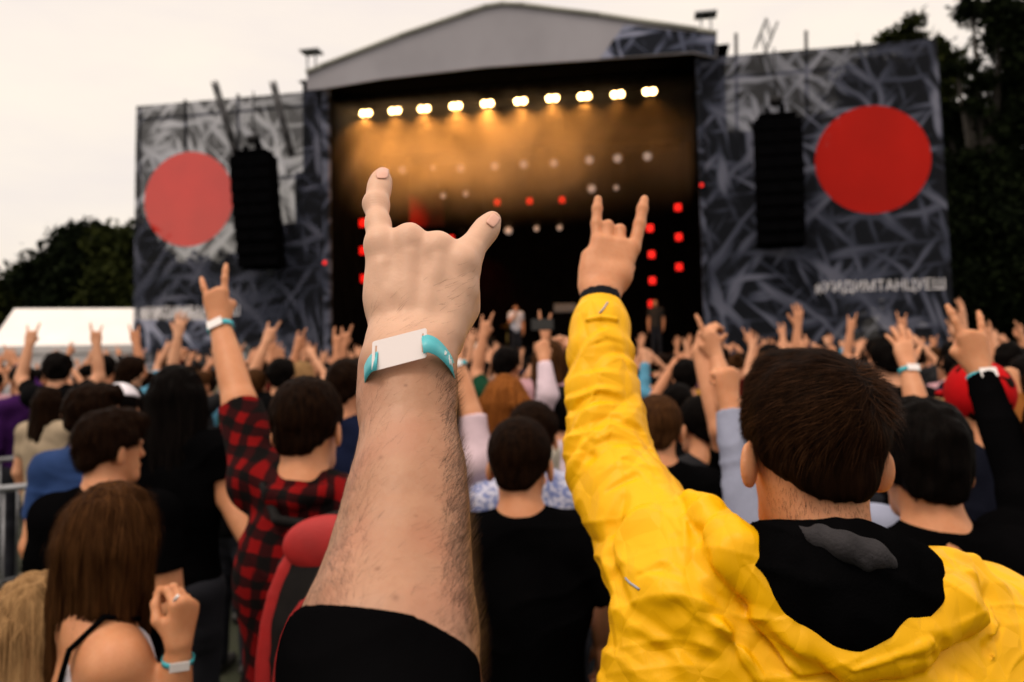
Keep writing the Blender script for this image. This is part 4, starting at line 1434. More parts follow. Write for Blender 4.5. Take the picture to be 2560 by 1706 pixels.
def hair_mesh(name, parts, mat, parent, org):
    """Join (V, Q, tint) pieces into one mesh with a tint attribute."""
    Vs = []; Qs = []; T = []; b = 0
    for V, Q, t in parts:
        Vs.append(V); Qs.append(Q + b); b += len(V); T.append(np.broadcast_to(np.asarray(t, F32), (len(V),)))
    me = raw_mesh(name, np.concatenate(Vs) - np.asarray(org, F32), np.concatenate(Qs))
    T = np.concatenate(T)
    at = me.color_attributes.new('tint', 'FLOAT_COLOR', 'POINT')
    buf = np.zeros((len(T), 4), F32); buf[:, 0] = T; buf[:, 3] = 1
    if len(at.data) == len(T): at.data.foreach_set('color', buf.ravel())
    return link(name, me, mat, parent)


def short_hair(B, root, col, style='short', n=2500, seed=1, h=0.005, length=0.028, whorl=(0.0, -0.06, 0.10), width=0.0013, lift=0.25, tint=0.5, vol=1.0, dirw=None):
    S = B.hairS(style, seed, vol)
    V, Q = S.mesh(h)
    parts = [(V, Q, 0.0)]
    if n:
        r = np.random.default_rng(seed); pts = sample(V, Q, n, r)
        wp = B.H(*whorl).astype(F32); up = B.RH @ np.array([0, 0.0, 1.0])

        def flow(p, g):
            v = p - wp
            v = v / (np.linalg.norm(v, axis=1, keepdims=True) + 0.02)
            v = v + np.array([0, 0, -0.45], F32)
            if dirw is not None: v = v + np.asarray(dirw, F32)
            return v
        ns = 4
        SV, SQ, m = strands(S, pts, flow, ns, length / ns, lift, width, 0.3, seed, -0.001)
        tn = np.repeat(r.random(n) ** 2 * tint, m)
        parts.append((SV, SQ, tn))
    return hair_mesh('hair', parts, HAIR[col], root, B.base)


def wristband(root, c, ax, rx, front, org, w=0.014, tagside=(0, -1, 0), with_tag=True, tag_shift=0.0):
    """A teal strap round a wrist with a white plastic tag; both children of the person."""
    ax = unit(ax); f = unit(np.asarray(tagside, float) - ax * np.dot(tagside, ax)); s = np.cross(ax, f)
    c = np.asarray(c, float) - org
    m = MB(); n = 28; vs = []
    for k in range(n):
        a = 2 * math.pi * k / n; p = c + f * math.cos(a) * front + s * math.sin(a) * rx
        o = unit(f * math.cos(a) + s * math.sin(a))
        vs += [p - ax * w / 2, p + ax * w / 2, p + ax * w / 2 + o * 0.0012, p - ax * w / 2 + o * 0.0012]
    fs = []
    for k in range(n):
        q = (k + 1) % n
        for i in range(4): fs.append((4 * k + i, 4 * k + (i + 1) % 4, 4 * q + (i + 1) % 4, 4 * q + i))
    m.add(vs, fs)
    band = m.build('wristband', M['teal_strap'], root, True)
    if with_tag:
        m = MB(); R = np.stack([s, f, ax], 1)
        m.box(c + f * (front + 0.003) + s * tag_shift, (rx * 1.25, 0.0016, w * 1.6), R, bev=0.0006)
        m.build('tag', M['white_tag'], band)
    return band


def person(label, head, top=('black tee', (0.006, 0.006, 0.007)), sleeve='short', hair=('brown', 'short'), arms=None, yaw=0.0, hyaw=0.0, hpitch=0.0,
           s=1.0, slim=1.0, h=0.006, skin='skin', group=None, strand=0, seed=1, bands=(), fat=1.0, hood=False, topmat=None, fold=0.006, category='person', hroll=0.0, hscale=1.0, lean=(0, 0), facemore=True, hairkw=None):
    arms = arms or {}
    B = Body(head, yaw, s, hyaw, hpitch, hroll, slim, lean)
    J = B.joints(arms)
    root = thing('person', label, category, B.base, 0, group)
    S = SDF(); B.head(S, hscale, facemore); B.torso(S, J, -0.012); B.arms(S, J, arms, 0.006, fat)
    lo = np.array([-1e9, -1e9, B.dz + 0.80 * s])
    V, Q = S.mesh(h, lo=lo if all(v is not None for v in (arms.get('L'), arms.get('R'))) else None)
    link('body', raw_mesh('body', V - B.base.astype(F32), Q), M[skin], root)
    # garment
    T = SDF(); B.torso(T, J, 0.010)
    for sd in 'LR':
        sh, e, w = J[sd]
        if sleeve == 'short':
            T.cone(sh, sh + (e - sh) * 0.62, 0.066 * s * fat, 0.060 * s * fat, 0.03, end=True)
        elif sleeve == 'elbow':
            T.cone(sh, sh + (e - sh) * 0.95, 0.066 * s * fat, 0.057 * s * fat, 0.03, end=True)
        elif sleeve == 'long':
            T.cone(sh, e, 0.066 * s * fat, 0.054 * s * fat, 0.03); T.cone(e, e + (w - e) * 0.94, 0.055 * s * fat, 0.038 * s * fat, 0.02, end=True)
    if hood:
        T.cone(B.L(-0.07, -0.085, 1.47), B.L(0.07, -0.085, 1.47), 0.05 * s, 0.05 * s, 0.04)
        T.cone(B.L(-0.075, -0.03, 1.49), B.L(-0.03, -0.10, 1.44), 0.03 * s, 0.045 * s, 0.03); T.cone(B.L(0.075, -0.03, 1.49), B.L(0.03, -0.10, 1.44), 0.03 * s, 0.045 * s, 0.03)
    T.plane((0, 0, -1), -(B.dz + 0.84 * s), 0.01)
    T.disp = fold_noise(seed * 7 + 1, fold, (0.35 * (1 if seed % 2 else -1), 0.2, 1.0), 0.075, 0.22); T.dmax = fold * 1.2
    V, Q = T.mesh(max(h * 1.4, 0.006))
    if sleeve == 'tank':
        pass
    mt = topmat if topmat is not None else cloth(*top)
    gar = link('hoodie' if hood else ('jacket' if 'jacket' in top[0] else ('sweater' if sleeve == 'long' else 'shirt')), raw_mesh('garment', V - B.base.astype(F32), Q), mt, root)
    legs(B, root)
    if hair is not None:
        hk = hairkw or {}
        if hair[1] in ('short', 'buzz', 'crew', 'mop'):
            short_hair(B, root, hair[0], hair[1], strand, seed, max(h, 0.005), **hk)
        elif hair[1] in ('cap', 'beanie'):
            pass
        else:
            HS = B.hairS(hair[1], seed); V, Q = HS.mesh(max(h, 0.006))
            parts = [(V, Q, 0.0)]
            if strand:
                r = np.random.default_rng(seed); pts = sample(V, Q, strand, r)
                fl = lambda p, g: np.broadcast_to(np.array([0, -0.1, -1.0], F32), p.shape)
                SV, SQ, mm = strands(HS, pts, fl, 5, 0.03, 0.02, 0.0016, 0.07, seed, 0.0, 0.2)
                parts.append((SV, SQ, np.repeat(r.random(strand) ** 2 * 0.6, mm)))
            hair_mesh('hair', parts, HAIR[hair[0]], root, B.base)
    for sd in bands:
        sh, e, w = J[sd]; ax = unit(w - e); c = w - ax * 0.022
        wristband(root, c, ax, 0.036 * s * fat, 0.034 * s * fat, B.base, 0.016)
    return root, B, J
# ================================================================== the raised arm in front of the lens
def hero():
    PG = globals()['P']
    P = lambda x, y, Y: PG(x, y, Y + max(0.0, 905.0 - y) * 9e-5)     # the hand leans away from the viewer
    org = np.array([0.02, 0.14, 0.0])
    root = thing('person', 'black sleeved person raising a bare hairy forearm with horns sign, nearest of all', 'person', org)
    S = SDF()
    # palm and back of the hand
    R = {'i': [(950, 612, .634, 12.0), (959, 735, .636, 13.4), (972, 850, .634, 14.0), (985, 905, .628, 17)],
         'm': [(1022, 599, .634, 12.8), (1026, 730, .634, 13.6), (1020, 850, .632, 15.0), (1016, 905, .628, 19)],
         'r': [(1097, 617, .635, 12.3), (1088, 735, .635, 13.2), (1062, 850, .632, 15.0), (1040, 905, .628, 19)],
         'p': [(1158, 650, .638, 10.4), (1147, 730, .638, 12.6), (1110, 832, .636, 14.2), (1066, 905, .629, 17)]}
    for c in R.values():
        S.chain([P(x, y, Y) for x, y, Y, r in c], [r / 1000 - .0004 for *_, r in c], 0.014)
    S.chain([P(1168, 690, .655), P(1150, 770, .66), P(1112, 860, .652)], [.009, .0125, .012], 0.016)      # ball of the little finger side
    S.chain([P(985, 880, .648), P(985, 800, .662), P(990, 730, .674)], [.016, .017, .013], 0.016)        # ball of the thumb
    for row, rr in (((978, 642), (1023, 634), (1094, 648), (1148, 672)), .0112), (((960, 690), (1025, 682), (1092, 692), (1146, 712)), .0112), (((964, 770), (1027, 765), (1080, 770), (1130, 780)), .0124):
        S.chain([P(x, y, .6375) for x, y in row], [rr] * 4, .012)
    for x, y in ((1023, 600), (1096, 618), (1158, 652)):
        S.ell(P(x, y, .6255), (.0075, .006, .0085), None, .010)
    # index finger
    S.chain([P(950, 612, .634), P(945, 560, .643), P(941, 512, .655), P(948, 476, .664), P(952, 455, .670), P(955, 436, .674)],
            [.0112, .0096, .0100, .0089, .0083, .0062], 0.009)
    # little finger
    S.chain([P(1160, 650, .638), P(1181, 618, .645), P(1203, 589, .652), P(1220, 568, .656), P(1232, 549, .658)],
            [.0108, .0090, .0085, .0078, .0062], 0.012)
    # folded middle and ring fingers: away from the lens, then back under into the palm
    S.chain([P(1022, 599, .634), P(1024, 604, .672), P(1026, 668, .680), P(1026, 690, .664)], [.0124, .0108, .0098, .0082], 0.006)
    S.chain([P(1097, 617, .635), P(1096, 622, .670), P(1090, 684, .678), P(1086, 702, .662)], [.0118, .0102, .0092, .0080], 0.006)
    # thumb folded over them
    S.chain([P(980, 800, .664), P(985, 700, .690), P(1030, 668, .700), P(1074, 668, .698)], [.014, .0125, .011, .0085], 0.008)
    # tendons and the hollow between the index and middle knuckles
    for a, b in (((1024, 640, .6225), (1018, 840, .6205)), ((1096, 655, .6235), (1050, 840, .6205)), ((954, 665, .6235), (985, 840, .6225))):
        S.cone(P(*a), P(*b), 0.0022, 0.0012, 0.009)
    # forearm: flattened stations
    ST = [(1016, 905, 106, .6260), (1018, 935, 107, .6205), (1019, 1003, 111, .606), (1024, 1157, 121, .577), (1018, 1234, 136, .562), (1010, 1311, 148, .548), (997, 1414, 166, .529), (980, 1517, 182, .509), (966, 1599, 192, .494), (962, 1660, 186, .484)]
    pts = [P(x, y, Y) for x, y, r, Y in ST]; rs = [r * Y / FPX for x, y, r, Y in ST]
    ax = unit(pts[-1] - pts[0]); fl = unit(np.cross(ax, [1.0, 0, 0]))
    for i in range(len(pts) - 1):
        S.cone(pts[i], pts[i + 1], rs[i], rs[i + 1], 0.014, flat=(fl, 0.76 + 0.02 * i))
    S.ell(P(1092, 925, .602), (0.011, 0.008, 0.012), None, 0.014)      # wrist bone
    elbow = pts[-1]; shl = np.array([-0.015, 0.215, 1.45])
    S.cone(elbow, shl, 0.047, 0.056, 0.03)
    # shoulder, trunk and neck stump under the clothes below the picture
    S.cone(shl, (-0.15, 0.13, 1.38), 0.055, 0.09, 0.06); S.ell((-0.18, 0.11, 1.20), (0.17, 0.11, 0.24), None, 0.06)
    S.ell((-0.18, 0.11, 1.0), (0.155, 0.11, 0.2), None, 0.06)
    kn = np.array([P(950, 612, .622), P(1022, 590, .622), P(1097, 606, .623), P(1160, 650, .63)])
    pip = [(P(941, 511, .645), unit(P(944, 560, .64) - P(945, 470, .66))), (P(1203, 590, .645), unit(P(1181, 618, .645) - P(1220, 568, .656))),
           (P(951, 459, .663), unit(P(944, 560, .64) - P(945, 470, .66))), (P(1219, 567, .65), unit(P(1181, 618, .645) - P(1220, 568, .656)))]

    def disp(X, Y, Z):
        d = (vnoise(X * 55, Y * 55, Z * 55, 3) - 0.5) * 0.0011 + (vnoise(X * 150, Y * 150, Z * 110, 4) - 0.5) * 0.0005
        for i, (c, t) in enumerate(pip):
            x, y, z = X - F32(c[0]), Y - F32(c[1]), Z - F32(c[2])
            s = x * F32(t[0]) + y * F32(t[1]) + z * F32(t[2]); r2 = x * x + y * y + z * z
            w = np.exp(-r2 / F32(0.0068 ** 2 if i < 2 else 0.0045 ** 2))
            q = s + (vnoise(X * 260, Y * 200, Z * 260, 8) - 0.5) * F32(0.0022)
            d = d + w * np.sin(q * F32(2 * math.pi / 0.0030)) * F32(0.00022 if i < 2 else 0.00014)
        c = kn[3]
        return d.astype(F32)
    S.disp = disp; S.dmax = 0.0012
    V, Q = S.mesh(0.00125, lo=np.array([-1, .3, 1.575]), hi=np.array([1, 1, 3]))
    # the hidden rest of the body, coarser
    V2, Q2 = S.mesh(0.012, hi=np.array([1, 1, 1.60]), refine=0)
    me = raw_mesh('body', np.concatenate([V, V2]) - org.astype(F32), np.concatenate([Q, Q2 + len(V)]))
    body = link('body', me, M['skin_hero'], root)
    A = np.concatenate([V, V2])
    red = np.zeros(len(A), F32)
    for c in list(kn) + [P(1203, 590, .645), P(941, 511, .646), P(955, 440, .672), P(1232, 549, .655)]:
        red += 0.55 * np.exp(-((A - c) ** 2).sum(1) / 0.011 ** 2)
    red += np.clip((vnoise(A[:, 0] * 38, A[:, 1] * 38, A[:, 2] * 38, 21) - 0.45), 0, 1) * 0.9
    mole_crease_shade = np.zeros(len(A), F32)
    for (x, y), rad in (((1014, 964), .0014), ((951, 1144), .0017), ((943, 1421), .0018), ((989, 1494), .0018), ((922, 1135), .0008), ((1040, 1290), .0008)):
        c = S.hit(x, y)
        if c is not None: mole_crease_shade += 0.75 * np.exp(-((A - c) ** 2).sum(1) / rad ** 2)
    for i, (c, t) in enumerate(pip):      # crease shade painted as dark lines across the finger joints
        s = ((A - c) @ t); r2 = ((A - c) ** 2).sum(1)
        q = s + (vnoise(A[:, 0] * 260, A[:, 1] * 200, A[:, 2] * 260, 8) - .5) * .0022
        mole_crease_shade += .42 * np.exp(-r2 / (.0066 if i < 2 else .0045) ** 2) * np.clip(np.sin(q * 2 * math.pi / .0034), 0, 1) ** 2
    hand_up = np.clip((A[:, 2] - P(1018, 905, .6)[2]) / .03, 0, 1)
    pale_tint = hand_up * .85 + (1 - hand_up) * np.clip(vnoise(A[:, 0] * 22 + 3, A[:, 1] * 22, A[:, 2] * 16, 31) - 0.5, 0, 1) * 0.8  # hand paler than the forearm, plus pale mottling on the forearm
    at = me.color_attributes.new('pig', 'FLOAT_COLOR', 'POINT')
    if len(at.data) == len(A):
        buf = np.stack([np.clip(red, 0, .9), np.clip(mole_crease_shade, 0, .8), np.clip(pale_tint, 0, .9), np.ones(len(A), F32)], 1).astype(F32)
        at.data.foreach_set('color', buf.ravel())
    # fingernails laid on the two raised fingers
    nm = NT('fingernail'); nm.b.inputs['Base Color'].default_value = (0.66, 0.36, 0.27, 1); nm.b.inputs['Roughness'].default_value = 0.28
    for (cx, cy, hw, tip, base, dx) in ((955.5, 0, 15.5, 420.5, 448, 3.0), (0, 0, 0, 0, 0, 0)):
        if hw == 0: break
        vs = []; nu, nv = 9, 9
        for j in range(nv):
            t = j / (nv - 1)
            y = base + (tip - base) * t
            for i in range(nu):
                u = (i / (nu - 1)) * 2 - 1
                wdt = hw * (1 - 0.20 * (abs(2 * t - 1) ** 3)) * (0.92 if t < .2 else 1)
                yy = y + (4.5 * u * u if t > 0.5 else -1.5 * u * u) * abs(2 * t - 1)
                p = S.hit(cx + dx * (t - .3) + u * wdt, yy)
                if p is None: p = np.array(vs[-1]) if vs else P(cx, y, .66)
                vs.append(p + S.grad(p[None])[0] * 0.00035)
        m = MB(); m.add([v - org for v in vs], [(j * nu + i, j * nu + i + 1, (j + 1) * nu + i + 1, (j + 1) * nu + i) for j in range(nv - 1) for i in range(nu - 1)])
        o = m.build('fingernail', nm.m, root, True); sm = o.modifiers.new('thick', 'SOLIDIFY'); sm.thickness = 0.0004; sm.offset = 1
    vs = []; nu, nv = 9, 9
    a = np.array([1222.0, 563.0]); b = np.array([1240.0, 540.0]); dl = (b - a); pr = np.array([-dl[1], dl[0]]) / np.linalg.norm(dl)
    for j in range(nv):
        t = j / (nv - 1)
        for i in range(nu):
            u = (i / (nu - 1)) * 2 - 1
            c = a + dl * t + pr * u * 12.5 * (1 - 0.2 * abs(2 * t - 1) ** 3) + np.array([1.5, 1.0])
            p = S.hit(c[0], c[1])
            if p is None: p = vs[-1] if vs else P(1230, 550, .65)
            vs.append(p + S.grad(p[None])[0] * 0.00035)
    m = MB(); m.add([v - org for v in vs], [(j * nu + i, j * nu + i + 1, (j + 1) * nu + i + 1, (j + 1) * nu + i) for j in range(nv - 1) for i in range(nu - 1)])
    o = m.build('fingernail', nm.m, root, True); sm = o.modifiers.new('thick', 'SOLIDIFY'); sm.thickness = 0.0004; sm.offset = 1
    # body hair on forearm and hand
    r = np.random.default_rng(5)
    hm = NT('arm_hair'); hm.b.inputs['Base Color'].default_value = (0.09, 0.042, 0.022, 1); hm.b.inputs['Roughness'].default_value = 0.5
    arm_ax = unit(P(1018, 900, .625) - P(980, 1550, .505))
    vis = lambda c: np.ones(len(c))
    wr = P(1018, 900, .625)
    c0 = P(1150, 760, .63)

    def dens(c):
        z = c[:, 2]; px = (c[:, 0] / c[:, 1]) * FPX + 1280
        d = np.where(z < P(1018, 905, .62)[2], 0.75, 0.0)
        edge = np.clip(np.abs(px - (1015 - np.clip((P(1, 1150, .58)[2] - z) * 300, 0, 60))) / 110, 0, 1.3)
        d = d * (0.05 + 1.2 * edge ** 3)
        d += 1.2 * np.exp(-((c - P(1125, 730, .622)) ** 2).sum(1) / 0.014 ** 2)
        d += 0.9 * np.exp(-((c - P(1155, 700, .63)) ** 2).sum(1) / 0.008 ** 2)
        d += 0.8 * np.exp(-((c - P(1010, 830, .615)) ** 2).sum(1) / 0.020 ** 2)
        d += 0.5 * np.exp(-((c - P(930, 790, .63)) ** 2).sum(1) / 0.014 ** 2)
        d += 0.5 * np.exp(-((c - P(925, 545, .64)) ** 2).sum(1) / 0.006 ** 2)
        back = np.where(c[:, 1] > 0.60 + 0.3 * (z - 1.8), 0.35, 1.0)
        return d * back
    pts = sample(V, Q, 9500, r, dens)

    def flow(p, g):
        px = (p[:, 0] / p[:, 1]) * FPX + 1280
        s = np.clip((px - 990) / 120, -1, 1)[:, None]
        onhand = np.clip((p[:, 2] - wr[2]) / 0.02, 0, 1)[:, None]
        f1 = np.array([0.75, -0.1, 0.25], F32)                   # across the forearm towards the outer edge
        f1 = f1 * np.clip(s + 0.75, -0.4, 1) + np.array([0.0, 0.12, 0.42], F32)
        f2 = np.array([0.55, 0, 0.62], F32) + np.array([0.3, 0, -.2], F32) * np.clip(s, 0, 1)
        return f1 * (1 - onhand) + f2 * onhand
    SV, SQ, mm = strands(S, pts, flow, 5, 0.0027, 0.12, 0.00013, 0.16, 9, 0.0, 0.08, 0.55)
    me = raw_mesh('arm_hair', SV - org.astype(F32), SQ)
    link('arm_hair', me, hm.m, root)
    # dark hair fringe standing off the outer side of the forearm
    def dens2(c):
        px = (c[:, 0] / c[:, 1]) * FPX + 1280; z = c[:, 2]
        return np.where((px > 1085) & (z < P(1, 960, .61)[2]) & (c[:, 1] > .47), np.clip((px - 1085) / 60, 0, 1), 0) + 1e-9
    pts = sample(V, Q, 4200, r, dens2)
    SV, SQ, mm = strands(S, pts, lambda p, g: np.broadcast_to(np.array([0.5, 0.25, 0.75], F32), p.shape), 5, 0.0030, 0.62, 0.00020, 0.24, 19, 0.0, 0.15, 0.5)
    link('arm_hair', raw_mesh('arm_hair', SV - org.astype(F32), SQ), hm.m, root)
    # T-shirt: sleeve with a slanting hem, and the trunk below the picture
    T = SDF()
    e = P(958, 1640, .487)
    T.chain([P(972, 1540, .505), P(945, 1650, .480), shl], [.0490, .0530, .066], 0.02)
    T.cone(shl, (-0.15, 0.13, 1.38), 0.066, 0.10, 0.06); T.ell((-0.18, 0.11, 1.20), (0.185, 0.125, 0.25), None, 0.06); T.ell((-0.18, 0.11, 1.0), (0.17, 0.125, 0.22), None, 0.06)
    h1, h2, h3 = P(777, 1602, .497), P(892, 1546, .452), P(1163, 1668, .487)
    nn = unit(np.cross(h2 - h1, h3 - h1));
    if np.dot(nn, wr - h1) < 0: nn = -nn
    T.plane(nn, float(np.dot(nn, h1)), 0.003); T.plane((0, 0, -1), -0.86, 0.01)
    T.disp = fold_noise(77, 0.004, (0.2, 0.5, 1.0), 0.05, 0.12); T.dmax = 0.004
    V, Q = T.mesh(0.004)
    link('t_shirt', raw_mesh('t_shirt', V - org.astype(F32), Q), cloth('black tee', (0.0022, 0.0021, 0.0024)), root)
    B = Body((-0.08, 0.16, 1.63)); B.base = org
    legs(B, root)
    for o in root.children:
        if o.name.split('.')[0] in ('trousers', 'shoes'): o.location = (-0.20, -0.03, 0)
    # wristband: a teal strap loose round the wrist, a white tag threaded on it
    path = [(944, 903, .5795), (930, 908, .5835), (917, 926, .592), (909, 950, .605), (907, 978, .622), (915, 1004, .640), (950, 1020, .656), (1020, 1018, .662), (1085, 1006, .654), (1122, 990, .640),
            (1138, 962, .622), (1137, 934, .607), (1127, 909, .597), (1110, 886, .588), (1090, 868, .582), (1070, 860, .5795), (1056, 863, .5798)]
    p3 = np.array([P(*q) for q in path])
    fine = []
    for i in range(len(p3) - 1):
        p0 = p3[max(i - 1, 0)]; p1 = p3[i]; p2 = p3[i + 1]; p4 = p3[min(i + 2, len(p3) - 1)]
        for k in range(6):
            t = k / 6
            fine.append(0.5 * ((2 * p1) + (-p0 + p2) * t + (2 * p0 - 5 * p1 + 4 * p2 - p4) * t * t + (-p0 + 3 * p1 - 3 * p2 + p4) * t ** 3))
    fine.append(p3[-1]); fine = np.array(fine)
    ctr = fine.mean(0); wv = unit(P(1013, 850, .634) - P(1018, 985, .612))
    m = MB(); vs = []; fs = []; hw = 0.0078
    for i, p in enumerate(fine):
        t = unit(fine[min(i + 1, len(fine) - 1)] - fine[max(i - 1, 0)])
        w = unit(wv - t * np.dot(wv, t) * 0.5); o = unit(np.cross(t, w))
        if np.dot(o, p - ctr) < 0: o = -o
        for a, b in ((-1, 0), (1, 0), (1, 1), (-1, 1)):
            vs.append(p - org + w * hw * a + o * 0.0005 * b)
    for i in range(len(fine) - 1):
        for k in range(4): fs.append((4 * i + k, 4 * i + (k + 1) % 4, 4 * i + 4 + (k + 1) % 4, 4 * i + 4 + k))
    m.add(vs, fs)
    st_ = NT('teal_wrist_strap'); v = st_.co('Object')
    c = st_.ramp(st_.noise(v, 45, 3), [(0.3, (0.055, 0.40, 0.47)), (0.7, (0.12, 0.52, 0.58))])
    st_.l(c, st_.b.inputs['Base Color']); st_.b.inputs['Roughness'].default_value = 0.42
    st_.bump(st_.noise(st_.co('Object', (900, 900, 900)), 1, 1), 0.08, 0.0005)
    band = m.build('wristband', st_.m, root, True)
    # small white print on the strap
    m = MB()
    def on_band(u, v_):   # u along fine index, v across
        i = int(u); f = u - i
        p = fine[i] * (1 - f) + fine[i + 1] * f; t = unit(fine[i + 1] - fine[i]); w = unit(wv - t * np.dot(wv, t) * .5); o = unit(np.cross(t, w))
        if np.dot(o, p - ctr) < 0: o = -o
        return p + w * v_ + o * 0.0009 - org
    u0 = 76.5
    for (a, b, wd) in (((0, .0040), (1.6, -.0012), .0006), ((1.6, -.0012), (1.3, .0030), .0006), ((0.0, .0040), (1.0, -.0005), .0006), ((-1.8, .0036), (-3.4, -.0034), .0006), ((-2.0, -.0002), (-4.2, -.0010), .0006), ((-3.6, .0022), (-4.4, -.0030), .0006), ((-1.6, .001), (-2.6, -.0045), .0005)):
        n = 5; L = [np.array(a) + (np.array(b) - np.array(a)) * k / n for k in range(n + 1)]
        m.path([on_band(u0 + q[0], q[1]) for q in L], wd * 0.55, 5)
    m.build('white_mark', M['white_tag'], band, True)
    # tag: rounded plate with two slots
    TL, TR, BL = P(931, 855, .5815), P(1067, 820, .5815), P(929, 930, .5795); BR = TR + (BL - TL)
    ux = unit(TR - TL); W_t = np.linalg.norm(TR - TL); hv = (BL - TL); nz = unit(np.cross(ux, hv))
    if nz[1] > 0: nz = -nz
    f = lambda a, b: TL + (TR - TL) * a + ((BL - TL) * (1 - a) + (BR - TR) * a) * b - org
    bm = bmesh.new()
    def loop(pts):
        vv = [bm.verts.new(p) for p in pts]
        return [bm.edges.new((vv[k], vv[(k + 1) % len(vv)])) for k in range(len(vv))]
    rr = 0.045; ra = rr; rb = rr * 1.75; outer = []
    for cx, cy, a0 in ((1 - ra, rb, -90), (1 - ra, 1 - rb, 0), (ra, 1 - rb, 90), (ra, rb, 180)):
        for k in range(7):
            a = math.radians(a0 + 15 * k); outer.append(f(cx + ra * math.cos(a), cy + rb * math.sin(a)))
    ed = loop(outer)
    for x0, x1 in ((0.055, 0.088), (0.912, 0.945)):
        ed += loop([f(x0, .17), f(x1, .17), f(x1, .80), f(x0, .80)])
    bmesh.ops.triangle_fill(bm, edges=ed, use_beauty=True)
    me = bpy.data.meshes.new('tag'); bm.to_mesh(me); bm.free()
    wt = NT('white_plastic_tag'); wt.b.inputs['Base Color'].default_value = (0.80, 0.73, 0.73, 1); wt.b.inputs['Roughness'].default_value = 0.42
    wt.bump(wt.noise(wt.co('Object'), 300, 3), 0.05, 0.0004)
    o = link('tag', me, wt.m, band); sm = o.modifiers.new('thick', 'SOLIDIFY'); sm.thickness = 0.0009; sm.offset = 0
    bv = o.modifiers.new('round', 'BEVEL'); bv.width = 0.00025; bv.segments = 2


hero()
# ================================================================== the man in the yellow rain jacket
def m_nylon():
    t = NT('yellow_nylon'); v = t.co('Object')
    c = t.ramp(t.noise(v, 7, 4), [(0.3, (0.80, 0.405, 0.001)), (0.7, (0.87, 0.46, 0.0015))])
    c = t.mix(t.ramp(t.noise(v, 38, 4, 0.7), [(0.62, 0.0), (0.85, 0.35)]), c, (0.55, 0.24, 0.01))
    t.l(c, t.b.inputs['Base Color']); t.b.inputs['Roughness'].default_value = 0.45
    t.b.inputs['Specular IOR Level'].default_value = 0.18
    t.b.inputs['Sheen Weight'].default_value = 0.0
    rn = t.n('ShaderNodeTexNoise'); rn.noise_type = 'RIDGED_MULTIFRACTAL'; rn.normalize = True
    rn.inputs['Scale'].default_value = 13.0; rn.inputs['Detail'].default_value = 4.0; rn.inputs['Roughness'].default_value = 0.45
    wn = t.n('ShaderNodeTexNoise'); wn.inputs['Scale'].default_value = 5.0; t.l(v, wn.inputs['Vector'])
    ad = t.n('ShaderNodeVectorMath', operation='MULTIPLY_ADD'); ad.inputs[1].default_value = (.10, .10, .10); t.l(wn.outputs['Color'], ad.inputs[0]); t.l(t.co('Object', (1.6, 1.0, 0.9), (0, .6, 0)), ad.inputs[2]); t.l(ad.outputs[0], rn.inputs['Vector'])
    vo = t.n('ShaderNodeTexVoronoi'); vo.feature = 'DISTANCE_TO_EDGE'; vo.inputs['Scale'].default_value = 17.0; t.l(ad.outputs[0], vo.inputs['Vector'])
    cr = t.math('MINIMUM', vo.outputs['Distance'], 0.30)
    t.bump(t.math('ADD', t.math('MULTIPLY', cr, 2.2), t.math('MULTIPLY', rn.outputs['Fac'], 0.5)), 0.55, 0.006)
    return t.m


